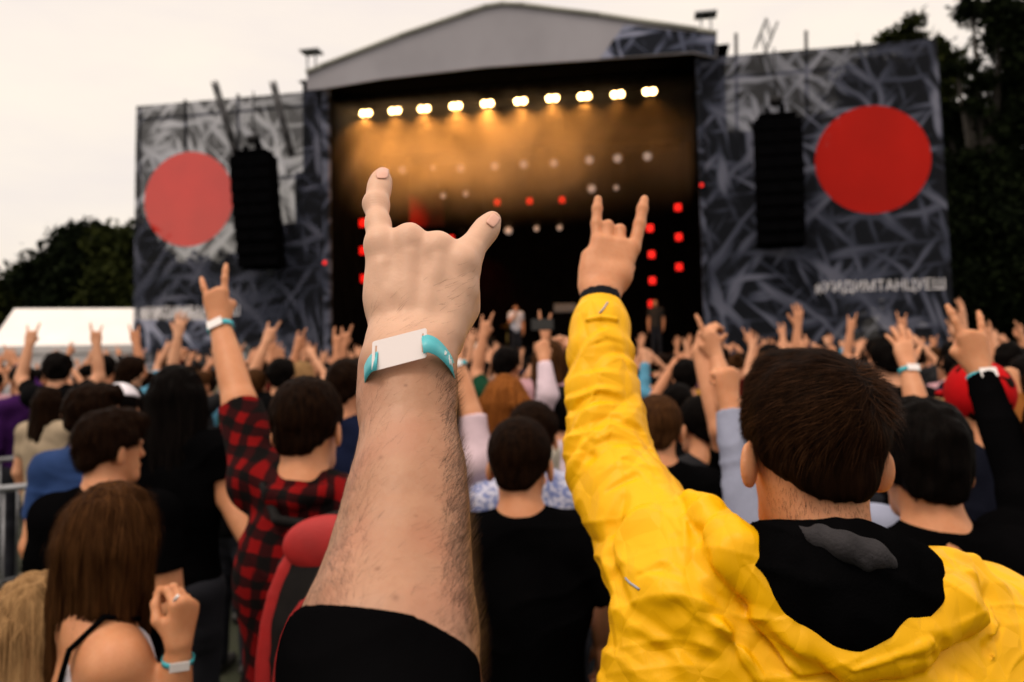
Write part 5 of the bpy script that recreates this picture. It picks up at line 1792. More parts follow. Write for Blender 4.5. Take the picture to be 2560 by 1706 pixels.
def yellow_man():
    hc = P(2024, 1128, 0.97)
    B = Body(hc, 0.0, 1.0, math.radians(2), math.radians(-4), math.radians(3.5))
    root = thing('person', 'man in yellow rain jacket and black hoodie raising his arm in horns sign', 'person', B.base)
    org = B.base
    shL = P(1742, 1480, .95); shR = P(2450, 1600, .99)
    # body: head, neck, trunk core, raised arm and hand in one surface
    B.hk = .91
    S = SDF(); B.head(S)
    for q in (-1, 1): S.ell(B.H(q * .090, -.018, -.020), (.0065, .014, .025), B.RH @ np.array(Matrix.Rotation(q * .6, 3, 'Z')), .006)
    S.cone(shL, shR, .05, .05, .05); S.ell(B.L(0, 0, 1.26), (0.15, 0.09, 0.2), None, .05)
    el = P(1515, 1130, 1.14); wr = P(1501, 738, 1.262)
    S.cone(shL, el, .05, .042, .03); S.cone(el, wr, .042, .027, .02)
    Re = P(2640, 1900, 0.98); Rw = P(2600, 2300, 1.05)
    S.cone(shR, Re, .05, .042, .03); S.cone(Re, Rw, .042, .028, .02)
    hand(S, Rw, (0, .1, -1), (1, .1, 0), True, 'relaxed')
    k = 1.28 / FPX
    for c in ([(1494, 604, 1.296, 17), (1482, 680, 1.280, 20), (1482, 738, 1.264, 24)], [(1518, 610, 1.296, 18), (1508, 690, 1.278, 22), (1496, 738, 1.262, 26)],
              [(1551, 613, 1.296, 19), (1533, 690, 1.278, 23), (1510, 738, 1.262, 26)], [(1583, 618, 1.296, 17), (1556, 690, 1.28, 20), (1522, 738, 1.264, 23)]):
        S.chain([P(x, y, Y) for x, y, Y, r in c], [r * k for *_, r in c], .016)
    S.chain([P(1492, 612, 1.296), P(1491, 560, 1.312), P(1493, 522, 1.322), P(1495, 499, 1.327)], [15 * k, 13.5 * k, 12.5 * k, 10.5 * k], .006)
    S.chain([P(1584, 622, 1.296), P(1599, 562, 1.312), P(1606, 522, 1.322), P(1611, 499, 1.328)], [17 * k, 15 * k, 13.5 * k, 11 * k], .006)
    S.chain([P(1518, 612, 1.296), P(1520, 564, 1.312), P(1520, 582, 1.350), P(1518, 615, 1.345)], [15 * k, 13.5 * k, 12.5 * k, 11 * k], .005)
    S.chain([P(1551, 615, 1.296), P(1550, 575, 1.312), P(1550, 592, 1.350), P(1548, 622, 1.345)], [15.5 * k, 14 * k, 13 * k, 11 * k], .005)
    S.chain([P(1548, 715, 1.285), P(1568, 670, 1.315), P(1550, 640, 1.345), P(1528, 632, 1.35)], [18 * k, 17 * k, 15 * k, 12 * k], .01)
    S.cone(P(1466, 640, 1.29), P(1462, 712, 1.272), 12 * k, 13 * k, .02)
    V, Q = S.mesh(0.0036, lo=np.array([-9, -9, 1.28]))
    link('body', raw_mesh('body', V - org.astype(F32), Q), M['skin_near'], root)

    # jacket
    J = SDF()
    J.ell(B.L(0.03, 0.01, 1.20), (0.215, 0.150, 0.27), None, .06); J.ell(B.L(0.03, 0.01, 1.33), (0.215, 0.135, 0.185), None, .06); J.ell(B.L(0.03, 0.01, 0.98), (0.205, 0.150, 0.24), None, .06)
    J.cone(shL, shR, .072, .078, .06)
    J.cone(P(1690, 1560, .93), P(1690, 1950, .93), .074, .11, .05)
    SL = [(1742, 1480, .95, .088), (1660, 1392, 1.00, .076), (1592, 1288, 1.06, .066), (1535, 1190, 1.105, .0615), (1517, 1112, 1.14, .0585), (1509, 1000, 1.175, .0525), (1501, 890, 1.21, .0465), (1501, 815, 1.235, .0425), (1501, 762, 1.252, .0325)]
    for i in range(len(SL) - 1):
        J.cone(P(*SL[i][:3]), P(*SL[i + 1][:3]), SL[i][3], SL[i + 1][3], .02, end=(i == len(SL) - 2))
    J.cone(shR, Re, .082, .068, .05); J.cone(Re, Rw, .066, .045, .03)
    base = SDF(); base.ops = list(J.ops)
    J.chain([P(2085, 1325, .815), P(2115, 1425, .805), P(2150, 1480, .80), P(2132, 1535, .795), P(2121, 1580, .795)], [.090, .078, .062, .036, .010], .008, sub=True, flat=((0, 1, 0), 0.8))

    def on(x, y, out=0.0, dflt=.84):
        p = base.hit(x, y)
        if p is None: p = P(x, y, dflt)
        return p + base.grad(p[None])[0] * out
    # the hood hangs open down the back: two thick rolled edges that meet in a V
    lb = [(1722, 1250, .012, .000), (1775, 1306, .024, .004), (1838, 1410, .031, .010), (1925, 1512, .033, .012), (2022, 1612, .029, .012), (2112, 1664, .024, .010)]
    rb = [(2410, 1440, .018, .000), (2392, 1476, .026, .005), (2366, 1528, .031, .010), (2298, 1590, .029, .012), (2208, 1630, .026, .012), (2112, 1664, .024, .010)]
    for c in (lb, rb):
        pts = [on(x, y, o + .004 - r * .05) for x, y, r, o in c]
        J.chain(pts, [q[2] for q in c], .005, flat=((0, 1, 0), .62))
        J.chain([p + np.array([0, -.62 * q[2], .0]) for p, q in zip(pts, c)], [.0035] * len(c), .002)
    # shoulder tab where the hood joins the front, peak of the hood on the far shoulder
    J.chain([P(2318, 1425, .90), P(2390, 1412, .92), P(2428, 1412, .93), P(2455, 1480, .92)], [.022, .016, .010, .030], .02, flat=((0, 1, 0), .6))
    # big folds: grooves laid on the surface
    gr = [([(1468, 1096), (1500, 1068), (1548, 1055), (1604, 1078), (1650, 1150)], .0055), ([(1474, 1106), (1462, 1140), (1447, 1166)], .006), ([(1480, 1120), (1530, 1096), (1590, 1110), (1640, 1190)], .004),
          ([(1556, 1250), (1530, 1304), (1524, 1384), (1540, 1440), (1562, 1500)], .0065), ([(1580, 1545), (1640, 1566), (1705, 1604), (1760, 1650)], .008), ([(1628, 1522), (1690, 1536), (1760, 1574), (1840, 1622)], .008),
          ([(1748, 1330), (1740, 1400), (1752, 1468)], .007), ([(1600, 1600), (1650, 1640), (1690, 1706)], .007), ([(1500, 1180), (1560, 1150), (1620, 1180)], .0035), ([(1520, 1230), (1590, 1190), (1650, 1230)], .0035),
          ([(1545, 870), (1560, 900), (1572, 925)], .004), ([(1470, 870), (1520, 850), (1560, 862)], .003), ([(1440, 1010), (1500, 985), (1560, 1000)], .003),
          ([(1660, 1290), (1690, 1340), (1700, 1400)], .004), ([(1700, 1290), (1730, 1330), (1736, 1380)], .004), ([(1780, 1480), (1850, 1580), (1960, 1690)], .007), ([(1900, 1570), (1960, 1640), (2060, 1700)], .005),
          ([(2330, 1590), (2368, 1626), (2380, 1680)], .004), ([(2500, 1560), (2470, 1620), (2480, 1690)], .004), ([(2250, 1650), (2330, 1640), (2420, 1690)], .004), ([(1600, 1440), (1650, 1420), (1700, 1440)], .004)]
    for line in ([(1712, 1300), (1735, 1390), (1760, 1480), (1830, 1600), (1900, 1700)], [(1470, 800), (1500, 795), (1540, 800)], [(2440, 1450), (2470, 1540), (2480, 1640), (2470, 1700)]):
        J.chain([on(x, y, .001) for x, y in line], [.0042] * len(line), .002)
    base2 = SDF(); base2.ops = list(J.ops)
    on2 = lambda x, y, o: (lambda p: p + base2.grad(p[None])[0] * o)(base2.hit(x, y) if base2.hit(x, y) is not None else on(x, y))
    for line, r in gr:
        J.chain([on2(x, y, .0022) for x, y in line], [r * (.45 if i in (0, len(line) - 1) else 1) for i in range(len(line))], r * 2.0, sub=True)
    f1 = trifold(5, .0085, (-0.50, 0.30, 0.80), .066, .95, 8.0, .46); f1b = trifold(25, .0050, (0.20, 0.35, 0.90), .046, 1.1, 10.0, .50); f2 = trifold(9, .0150, (0.62, 0.05, 0.78), .105, .5, 4.5, .30); f2b = trifold(29, .0080, (-0.5, 0.1, 0.8), .058, .6, 7.0, .46); f3 = fold_noise(14, .0016, (-0.1, 0.3, 0.9), .030, .16, 4)
    a0 = P(1700, 1420, 1.0)

    def disp(X, Y, Z):
        w = 1 / (1 + np.exp(np.clip(((X - F32(a0[0])) * 0.9 - (Z - F32(a0[2])) * 0.8) * 22, -30, 30)))
        return ((f1(X, Y, Z) + f1b(X, Y, Z)) * w + (f2(X, Y, Z) + f2b(X, Y, Z)) * (1 - w) + f3(X, Y, Z)).astype(F32)
    J.disp = disp; J.dmax = .011
    J.cone(B.L(0, -.02, 1.46), B.L(0, -.03, 1.75), .085, .12, .01, sub=True)
    J.plane((0, 0, -1), -0.80, .01)
    V, Q = J.mesh(0.0027, lo=np.array([-9, -9, 1.30]), refine=1)
    V2, Q2 = J.mesh(0.014, hi=np.array([9, 9, 1.32]), refine=0)
    jk = link('jacket', raw_mesh('jacket', np.concatenate([V, V2]) - org.astype(F32), np.concatenate([Q, Q2 + len(V)])), m_nylon(), root)
    gs = simple('grey_reflective', (0.30, 0.31, 0.36), 0.4, 0.05, 20)
    for line in ([(1565, 1446), (1576, 1458), (1588, 1466), (1599, 1474)], [(1499, 784), (1508, 774), (1519, 757)]):
        m = MB(); pts = [J.hit(x, y) for x, y in line]
        if all(p is not None for p in pts):
            m.path([p + J.grad(p[None])[0] * .0008 - org for p in pts], .0014, 6); m.build('reflective_strip', gs, jk, True)

    # black hoodie under it
    T = SDF(); T.cone(shL, shR, .06, .062, .05); T.ell(B.L(0.02, 0.015, 1.22), (0.155, .092, .24), None, .06)
    T.cone(B.L(-.02, -.02, 1.36), B.L(0, -.024, 1.44), .092, .066, .03)
    T.chain([P(1885, 1368, .90), P(1945, 1376, .872), P(2050, 1400, .850), P(2160, 1420, .85), P(2258, 1420, .875)], [.022, .026, .030, .034, .034], .02)
    T.chain([P(2020, 1450, .872), P(2095, 1480, .866), P(2122, 1575, .850)], [.056, .060, .026], .03)
    T.cone(P(2160, 1460, .864), P(2235, 1490, .862), .052, .042, .03)
    T.cone(B.L(0, -.02, 1.46), B.L(0, .0, 1.60), .056, .075, .008, sub=True)
    T.disp = fold_noise(31, .006, (.3, .1, 1), .045, .12); T.dmax = .008
    T.plane((0, 0, -1), -1.0, .01)
    V, Q = T.mesh(0.006)
    bh = simple('black_hoodie_fabric', (0.0022, 0.0021, 0.0024), 0.95, 0.3, 20, spec=0.0, bump=.3, bscale=300)
    ho = link('hoodie', raw_mesh('hoodie', V - org.astype(F32), Q), bh, root)
    G = SDF(); G.chain([P(1985, 1332, .858), P(2045, 1342, .832), P(2110, 1366, .812), P(2180, 1388, .808), P(2222, 1402, .812)], [.006, .010, .013, .013, .008], .012)
    G.disp = trifold(41, .006, (1, .1, .5), .026, .5, 14.0, .3); G.dmax = .007
    V, Q = G.mesh(.004)
    link('hood_lining', raw_mesh('hood_lining', V - org.astype(F32), Q), simple('grey_lining', (0.030, 0.028, 0.031), .9, .25, 30, spec=.1, bump=.4, bscale=250), ho)
    # black knitted cuff
    C = SDF(); C.cone(P(1501, 775, 1.25), P(1500, 738, 1.262), .0335, .0318, .01, end=True)
    V, Q = C.mesh(.004); link('cuff', raw_mesh('cuff', V - org.astype(F32), Q), simple('navy_cuff', (0.006, 0.007, 0.010), .8, .2, 40, spec=.1), root)
    legs(B, root)

    # hair: shell and combed strands
    H = SDF(); R = B.RH
    hk = B.hk
    H.ell(B.H(0, -0.014, 0.046), np.array((0.0815, 0.101, 0.084)) * hk, R, .02)
    H.ell(B.H(0, -0.014, 0.022), np.array((0.0790, 0.0990, 0.092)) * hk, R, .03)
    H.cone(B.H(-0.020, -.072, -.044), B.H(.020, -.072, -.044), .024 * hk, .024 * hk, .04)
    H.cone(B.H(-0.030, .02, .094), B.H(.025, .03, .096), .030 * hk, .030 * hk, .04)
    nrm = R @ unit([0, 0.50, -0.86]); p = B.H(0, 0, -0.004); H.plane(nrm, float(np.dot(nrm, p)), .012)
    for q in (-1, 1):      # tapered round the ears and at the nape
        H.ell(B.H(q * .102, .000, -.030), np.array((.030, .036, .046)) * hk, R, .012, True)
        H.cone(B.H(q * .075, -.075, -.060), B.H(q * .040, -.105, -.100), .026 * hk, .020 * hk, .02, sub=True)
    H.disp = lambda X, Y, Z: ((vnoise(X * 42, Y * 42, Z * 26, 3) - .45) * .004 + (vnoise(X * 120, Y * 120, Z * 60, 6) - .5) * .0016).astype(F32)
    H.dmax = .008
    V, Q = H.mesh(.004)
    r = np.random.default_rng(3)
    wl = B.H(.052, -.085, .088).astype(F32)

    def flow(pp, g):
        v = pp - wl; d = np.linalg.norm(v, axis=1, keepdims=True)
        v = v / (d + .01)
        sw = np.cross(g, v) * 0.45
        up = np.clip((pp[:, 2:3] - F32(hc[2] - .01)) / .05, 0, 1)
        comb = np.array([-0.8, .55, .1], F32)
        return v * (1 - .35 * up) + sw * up + comb * .75 * up * np.clip(d / .08, 0, 1) + np.array([0, 0, -1.1], F32) * (1 - up)
    top = lambda c: np.where(c[:, 2] > hc[2] - .02, 1.0, .45)
    parts = [(V, Q, 0.0)]
    for n, ln, lift, wd, sd, tint in ((9000, .030, .13, .0010, 1, .45), (3000, .036, .20, .0009, 2, .9), (7000, .014, .10, .0006, 4, .15)):  # top strands tinted paler: highlights painted into the hair colour
        pts = sample(V, Q, n, r, (lambda c: np.clip((c[:, 2] - hc[2] - .0) / .02, 0, 1) + 1e-6) if sd < 4 else (lambda c: np.where(c[:, 2] < hc[2] + .02, 1.0, .0) + 1e-6))
        SV, SQ, mm = strands(H, pts, flow, 5, ln / 5, lift, wd, .16, sd, -.001)
        cl = vnoise(pts[:, 0] * 55, pts[:, 1] * 55, pts[:, 2] * 55, 9)
        parts.append((SV, SQ, np.repeat(np.clip(r.random(n) ** 2 * tint * (0.3 + cl), 0, 1), mm)))
    # the tuft that sticks out at the crown
    pts = wl + r.normal(size=(420, 3)).astype(F32) * np.array([.012, .016, .018], F32)
    tuft = lambda pp, g: np.array([.9, -.1, .05], F32) + (pp - wl) * 14
    pts = pts - H.grad(pts) * H(pts)[:, None]
    SV, SQ, mm = strands(H, pts, tuft, 5, .0088, .42, .0010, .18, 8, -.001)
    parts.append((SV, SQ, np.repeat(r.random(420) * .8, mm)))
    # faded neckline: short stubble on the skin below the hair
    BV, BQ = S.mesh(.006, lo=hc - .13, hi=hc + .02)
    nk = lambda c: np.clip((c[:, 2] - (hc[2] - .092)) / .03, 0, 1) ** 2 * (c[:, 1] < hc[1] - .01) * (c[:, 2] < hc[2] - .02) * np.clip(1.2 - np.abs(c[:, 0] - hc[0]) / .085, 0, 1) + 1e-9
    pts = sample(BV, BQ, 500, r, nk)
    SV, SQ, mm = strands(S, pts, lambda pp, g: np.broadcast_to(np.array([0, -.1, -1], F32), pp.shape), 3, .0024, .08, .0004, .2, 12, 0.0)
    parts.append((SV, SQ, 0.15))
    hair_mesh('hair', parts, HAIR['brown'], root, org)


yellow_man()
# ================================================================== the people close by
BLK = ('black tee', (0.0022, 0.0021, 0.0024))


def m_plaid():
    t = NT('red_black_plaid'); tc = t.n('ShaderNodeTexCoord')
    wn = t.n('ShaderNodeTexNoise'); wn.inputs['Scale'].default_value = 6; t.l(tc.outputs['Object'], wn.inputs['Vector'])
    wv = t.n('ShaderNodeVectorMath', operation='MULTIPLY_ADD'); wv.inputs[1].default_value = (.11, .11, .11); t.l(wn.outputs['Color'], wv.inputs[0]); t.l(tc.outputs['Object'], wv.inputs[2])
    mp = t.n('ShaderNodeMapping'); mp.inputs['Rotation'].default_value = (0, math.radians(-14), 0); t.l(wv.outputs[0], mp.inputs['Vector'])
    sp = t.n('ShaderNodeSeparateXYZ'); t.l(mp.outputs[0], sp.inputs[0])
    def stripe(o):
        f = t.math('FRACT', t.math('MULTIPLY', o, 1 / 0.056))
        return t.ramp(f, [(0.46, 0.0), (0.54, 1.0)])
    a = stripe(sp.outputs['X']); b = stripe(sp.outputs['Z'])
    s = t.mix(1.0, a, b, 'ADD'); half = t.mix(1.0, s, (0.5, 0.5, 0.5), 'MULTIPLY')
    c = t.ramp(half, [(0.0, (0.17, 0.002, 0.0025)), (0.5, (0.022, 0.0015, 0.002)), (1.0, (0.003, 0.002, 0.002))])
    t.l(c, t.b.inputs['Base Color']); t.b.inputs['Roughness'].default_value = .9; t.b.inputs['Specular IOR Level'].default_value = .1
    return t.m


def m_print(name, a, b, sc):
    t = NT(name); v = t.co('Object')
    t.l(t.ramp(t.noise(v, sc, 2), [(0.45, a), (0.55, b)]), t.b.inputs['Base Color']); t.b.inputs['Roughness'].default_value = .85
    return t.m


def seat(px, py, w, base=0.170):
    """Head centre from the pixel of the head centre and the width of the hair in pixels."""
    Y = base * FPX / w
    return P(px, py, Y), Y


def A(el, wr, pose='horns', **k):
    d = dict(e=P(*el), w=P(*wr), pose=pose); d.update(k); return d


# man in the plaid shirt with a backpack
hp, Y = P(772, 1068, 2.05), 2.05
root, B, J = person('man in red and black plaid shirt raising his left arm in the horns sign', hp, sleeve='elbow', hair=('brown', 'crew'), hyaw=-.15,
                    arms={'L': A((600, 1010, 2.18), (548, 806, 2.30), 'horns', sh=P(645, 1205, 2.08), n=(0, -1, .15), d=(-.16, .12, 1), hs=.95, fat=1.0), 'R': None}, h=.0046, skin='skin_near', strand=5000, seed=3,
                    topmat=m_plaid(), bands=('L',), hairkw=dict(length=.016, width=.0009, tint=.3))
# its collar
C = SDF(); C.chain([B.L(-.075, .0, 1.475), B.L(-.06, -.07, 1.475), B.L(0, -.095, 1.47), B.L(.06, -.07, 1.475), B.L(.075, .0, 1.475)], [.02, .024, .026, .024, .02], .02)
V, Q = C.mesh(.006); link('collar', raw_mesh('collar', V - B.base.astype(F32), Q), bpy.data.materials['red_black_plaid'], root)
# red and black backpack on his back
def backpack():
    M['bag_red'] = simple('bag_red_fabric', (0.32, 0.005, 0.005), .7, .2, 14, bump=.2); M['bag_black'] = simple('bag_black_fabric', (0.006, 0.005, 0.005), .8, .2, 14, spec=.15, bump=.2)
    c = B.L(0.128, -.20, 1.19)
    bp = thing('backpack', 'red and black backpack worn by the man in the plaid shirt', 'backpack', c)
    S = SDF(); S.ell(c, (.165, .105, .27), None, .02); S.ell(c + np.array([0, .02, -.14]), (.17, .10, .16), None, .06); S.disp = fold_noise(61, .006, (0, 0, 1), .06, .2); S.dmax = .008
    V, Q = S.mesh(.009); link('main_body', raw_mesh('main_body', V - c.astype(F32), Q), M['bag_black'], bp)
    def arch(k, y, r, nm, mat):
        m = SDF(); pts = []
        for a in range(0, 181, 12):
            t = math.radians(a); pts.append(c + np.array([-.165 * k * math.cos(t), y, -.16 + (.42 * k - (1 - k) * .12) * math.sin(t) ** .8]))
        pts = [c + np.array([-.165 * k, y, -.34])] + pts + [c + np.array([.165 * k, y, -.34])]
        m.chain(pts, [r] * len(pts), .0015, flat=((0, 1, 0), .6)); V, Q = m.mesh(.006)
        link(nm, raw_mesh(nm, V - c.astype(F32), Q), mat, bp)
    arch(.95, -.045, .024, 'red_panel', M['bag_red']); arch(.74, -.088, .010, 'red_piping', M['bag_red'])
    S = SDF(); S.ell(c + np.array([-.01, -.050, .205]), (.105, .038, .066), None, .02); V, Q = S.mesh(.007); link('top_panel', raw_mesh('top_panel', V - c.astype(F32), Q), M['bag_red'], bp)
    S = SDF(); S.ell(c + np.array([.0, -.085, -.10]), (.115, .045, .15), None, .02); V, Q = S.mesh(.007); link('front_pocket', raw_mesh('front_pocket', V - c.astype(F32), Q), M['bag_black'], bp)
    for q in (-1, 1):
        S = SDF(); S.chain([c + np.array([q * .06, .08, .22]), B.L(.05 + q * .09, -.115, 1.425), B.L(.02 + q * .115, -.03, 1.492), B.L(q * .13, .07, 1.43), B.L(q * .14, .14, 1.28)], [.011, .012, .013, .013, .011], .003); V, Q = S.mesh(.006)
        link('shoulder_strap', raw_mesh('shoulder_strap', V - c.astype(F32), Q), M['bag_black'], bp)


backpack()

# black haired man at the edge of the field of view
person('black haired man in a black tee standing just beyond the yellow jacket', P(2304, 1160, 1.66), top=BLK, sleeve='short', hair=('black', 'short'), h=.0046, skin='skin_near', strand=6000, seed=5,
       hyaw=-.12, hairkw=dict(length=.02, width=.001, tint=.1), arms={'R': A((2640, 1500, 1.75), (2660, 1900, 1.8), None)})
# raised hand with a wristband, black sleeve
person('black sleeved person raising a wristbanded hand in horns sign above the red cap', P(2660, 1130, 2.0), top=('black sweater', (0.0022, 0.0021, 0.0024)), sleeve='long', hair=('brown', 'short'), h=.005, skin='skin_near', seed=6,
       arms={'R': A((2560, 1240, 2.0), (2448, 925, 2.14), 'horns', sh=P(2660, 1420, 1.95), n=(0, -1, .1), d=(-.12, .1, 1), hs=1.02)}, bands=('R',))
# girl with long hair
def girl():
    hc = P(290, 1352, 1.74)
    B = Body(hc, -.85, .95, .65, .08, 0, .86)
    el = P(428, 1800, 1.66); wr = P(447, 1612, 1.64)
    arms = {'R': dict(e=el, w=wr, pose='pinch', n=(.75, -.45, .2), d=(.10, .1, 1), hs=.92, sh=B.L(.155, 0, 1.40))}
    J = B.joints(arms)
    root = thing('person', 'young woman with long brown hair in a white tank top, holding a small thing', 'person', B.base)
    S = SDF(); B.head(S, .97); B.torso(S, J, .0); B.arms(S, J, arms, .005, .86)
    V, Q = S.mesh(.0048); link('body', raw_mesh('body', V - B.base.astype(F32), Q), M['skin_near'], root)
    T = SDF(); B.torso(T, J, .009)
    L = B.L
    T.plane((0, 0, -1), -(B.dz + .80), .01)
    T.cone(L(-.20, -.02, 1.40), L(-.22, -.02, 1.20), .105, .055, .012, sub=True); T.cone(L(.20, -.02, 1.42), L(.215, -.02, 1.20), .110, .055, .012, sub=True)
    T.cone(L(-.01, -.08, 1.52), L(-.01, -.08, 1.36), .085, .055, .02, sub=True); T.cone(L(0, .10, 1.52), L(0, .1, 1.34), .09, .06, .02, sub=True)
    T.disp = fold_noise(81, .004, (.3, 0, 1), .05, .15); T.dmax = .004
    V, Q = T.mesh(.0055); link('tank_top', raw_mesh('tank_top', V - B.base.astype(F32), Q), cloth('white jersey', (0.62, 0.60, 0.66)), root)
    m = SDF(); m.chain([S.hit(405, 1545) if S.hit(405, 1545) is not None else L(.1, -.05, 1.46), S.hit(285, 1545) if S.hit(285, 1545) is not None else L(.1, -.1, 1.42), S.hit(240, 1600) if S.hit(240, 1600) is not None else L(.08, -.1, 1.3)], [.006, .007, .007], .006)
    legs(B, root)
    sb = MB()
    for q in (1, -1):
        pts = []
        for x, y, z in ((q * .112, .06, 1.475), (q * .120, -.02, 1.49), (q * .112, -.09, 1.44), (q * .09, -.125, 1.34), (q * .07, -.14, 1.22)):
            p = L(x, y, z); 
            for _ in range(12): p = p - S.grad(p[None])[0] * float(S(p[None])[0])
            pts.append(p + S.grad(p[None])[0] * .013 - B.base)
        sb.path(pts, .006, 6)
    sb.build('bra_strap', M['black_cloth'], root, True)
    # long hair: a cap that runs into a long fall over the back and the left shoulder
    H = SDF(); R = B.RH
    H.ell(B.H(0, -.014, .030), (.086, .108, .098), R, .02)
    dn = lambda p, dx, dy, dz_: p + R @ np.array([dx, dy, 0]) + np.array([0, 0, dz_])
    for x, y, dx, dy, dz_, r0, r1 in ((-.050, -.06, -.03, -.02, -.22, .040, .030), (-.02, -.075, -.01, -.01, -.12, .044, .030), (.025, -.075, .0, -.01, -.10, .044, .030), (.052, -.05, .010, -.01, -.22, .036, .016),
                                      (-.060, -.01, -.035, .0, -.24, .034, .026), (.060, .0, .010, .02, -.22, .030, .013)):
        a = B.H(x, y, 0); H.cone(a, dn(a, dx, dy, dz_), r0, r1, .03)
    a = B.H(-.062, -.04, -.15); H.chain([a, dn(a, -.03, -.02, -.10), dn(a, -.07, -.02, -.20), dn(a, -.12, .0, -.34)], [.028, .022, .016, .009], .02)
    a = B.H(-.055, -.08, -.18); H.chain([a, dn(a, -.035, -.03, -.12), dn(a, -.06, -.03, -.26)], [.026, .018, .009], .02)
    nrm = R @ unit([0, 1, -.25]); p = B.H(0, .05, 0); H.plane(nrm, float(np.dot(nrm, p)), .02)
    H.disp = lambda X, Y, Z: ((vnoise(X * 60, Y * 60, Z * 6, 3) - .45) * .012 + (vnoise(X * 170, Y * 170, Z * 9, 4) - .5) * .005).astype(F32); H.dmax = .011
    V, Q = H.mesh(.005)
    r = np.random.default_rng(8); n = 9000; pts = sample(V, Q, n, r)
    top = B.H(0, 0, .12).astype(F32)
    def flow(p, g):
        v = p - top; up = np.clip((p[:, 2:3] - hc[2]) / .08, 0, 1)
        return v / (np.linalg.norm(v, axis=1, keepdims=True) + .02) * up * 1.2 + np.array([-.06, -.06, -1.0], F32)
    SV, SQ, mm = strands(H, pts, flow, 6, .022, .035, .0013, .06, 8, -.0005, .1, .5)
    cl = vnoise(pts[:, 0] * 70, pts[:, 1] * 70, pts[:, 2] * 5, 9)
    low = np.clip((hc[2] - .12 - pts[:, 2]) / .25, 0, 1)
    hair_mesh('hair', [(V, Q, np.clip((hc[2] - .10 - V[:, 2]) / .5, 0, .45)), (SV, SQ, np.repeat(np.clip(r.random(n) ** 2 * .5 * (.3 + cl) + low * .45 * cl, 0, 1), mm))], HAIR['warm brown'], root, B.base)
    ax = unit(wr - el); c = P(448, 1640, 1.40)
    wristband(root, P(445, 1650, 1.642), unit(P(446, 1600, 1.64) - P(439, 1700, 1.65)), .030, .027, B.base, .012, (.5, -.9, .1))
    wd = thing('cigarette', 'small pale stub pinched between the fingers of the long haired woman', 'cigarette', P(440, 1496, 1.60))
    m = MB(); a = P(436, 1502, 1.61); b = P(445, 1490, 1.60); m.path([a - P(440, 1496, 1.60), b - P(440, 1496, 1.60)], .0035, 8); m.build('paper_stub', M['white_tag'], wd, True)


girl()
# blond fair-haired companion tucked in below the long haired woman
person('fair haired woman half hidden behind the long haired woman', P(96, 1560, 1.75), top=('mustard print', (0.20, 0.14, 0.05)), sleeve='short', hair=('blond', 'long'), h=.007, skin='skin_near', strand=3000, seed=12, slim=.85, hyaw=.2, s=.9)

# dark haired man looking towards the stage, cheek in view
person('dark haired man in a black tee turning his head, cheek and ear showing', P(278, 1122, 2.7), top=BLK, hair=('brown', 'short'), hyaw=-.6, h=.0048, skin='skin_near', strand=6000, seed=7, hairkw=dict(length=.035, width=.0011, tint=.35, lift=.3), s=1.0)
# big figure with long black hair
person('person with long black hair in a black tee standing left of the plaid shirt', P(446, 992, 3.25), top=BLK, sleeve='short', hair=('black', 'verylong'), h=.006, skin='skin_near', seed=8, s=1.06,
       arms={'R': A((572, 1245, 3.2), (640, 1390, 3.1), 'relaxed', n=(1, -.3, 0))}, strand=1500)
# man in a blue shirt with a short beard, in profile
person('man in a blue shirt, face turned in profile, behind the dark haired man', P(240, 1040, 3.4), top=('royal blue shirt', (0.018, 0.042, 0.13)), sleeve='short', hair=('brown', 'short'), hyaw=-1.15, h=.006, skin='skin_near', seed=9, strand=1200, s=1.04)
# crop haired man in black
person('crop haired man in a black tee between the bare forearm and the yellow sleeve', P(1302, 1158, 2.28), top=BLK, sleeve='short', hair=('brown', 'buzz'), h=.0048, skin='skin_near', strand=5000, seed=10, hyaw=-.2, hscale=1.0, s=1.04, fat=1.15,
       hairkw=dict(length=.007, width=.0008, tint=.5, lift=.5), arms={'R': A((1610, 1560, 2.2), (1600, 1900, 2.1), None), 'L': A((1150, 1650, 2.2), (1200, 1950, 2.1), None)})
# brown haired man and the ginger woman behind him
person('brown haired man in a blue and white print shirt behind the crop haired man', P(1335, 1092, 2.95), sleeve='short', hair=('brown', 'crew'), h=.006, skin='skin_near', seed=11, strand=1500, topmat=m_print('blue_white_print', (.55, .55, .68), (.16, .2, .42), 60), s=1.02, hyaw=-.3)
person('woman with long straight ginger hair next to the bare forearm', P(1262, 1010, 3.35), top=('pale cream tee', (0.62, 0.58, 0.48)), sleeve='short', hair=('ginger', 'verylong'), h=.006, skin='skin_near', seed=13, strand=3500, slim=.88, s=.98)
person('person in a pale pink tee raising an open hand right beside the bare forearm', P(1095, 1060, 3.0), top=('pale pink tee', (0.60, 0.46, 0.52)), sleeve='elbow', hair=('brown', 'short'), h=.006, seed=14,
       arms={'R': A((1176, 1040, 3.0), (1140, 900, 3.05), 'open', sh=P(1195, 1160, 2.95), n=(0, -1, 0))}, bands=('R',))
person('pink sleeved person lifting a fist between the phone holder and yellow sleeve', P(1400, 1040, 4.2), top=('pale pink sweater', (0.60, 0.48, 0.55)), sleeve='long', hair=('black', 'mop'), h=.008, seed=15,
       arms={'L': A((1370, 990, 4.1), (1360, 900, 4.15), 'fist', n=(0, -1, 0))})
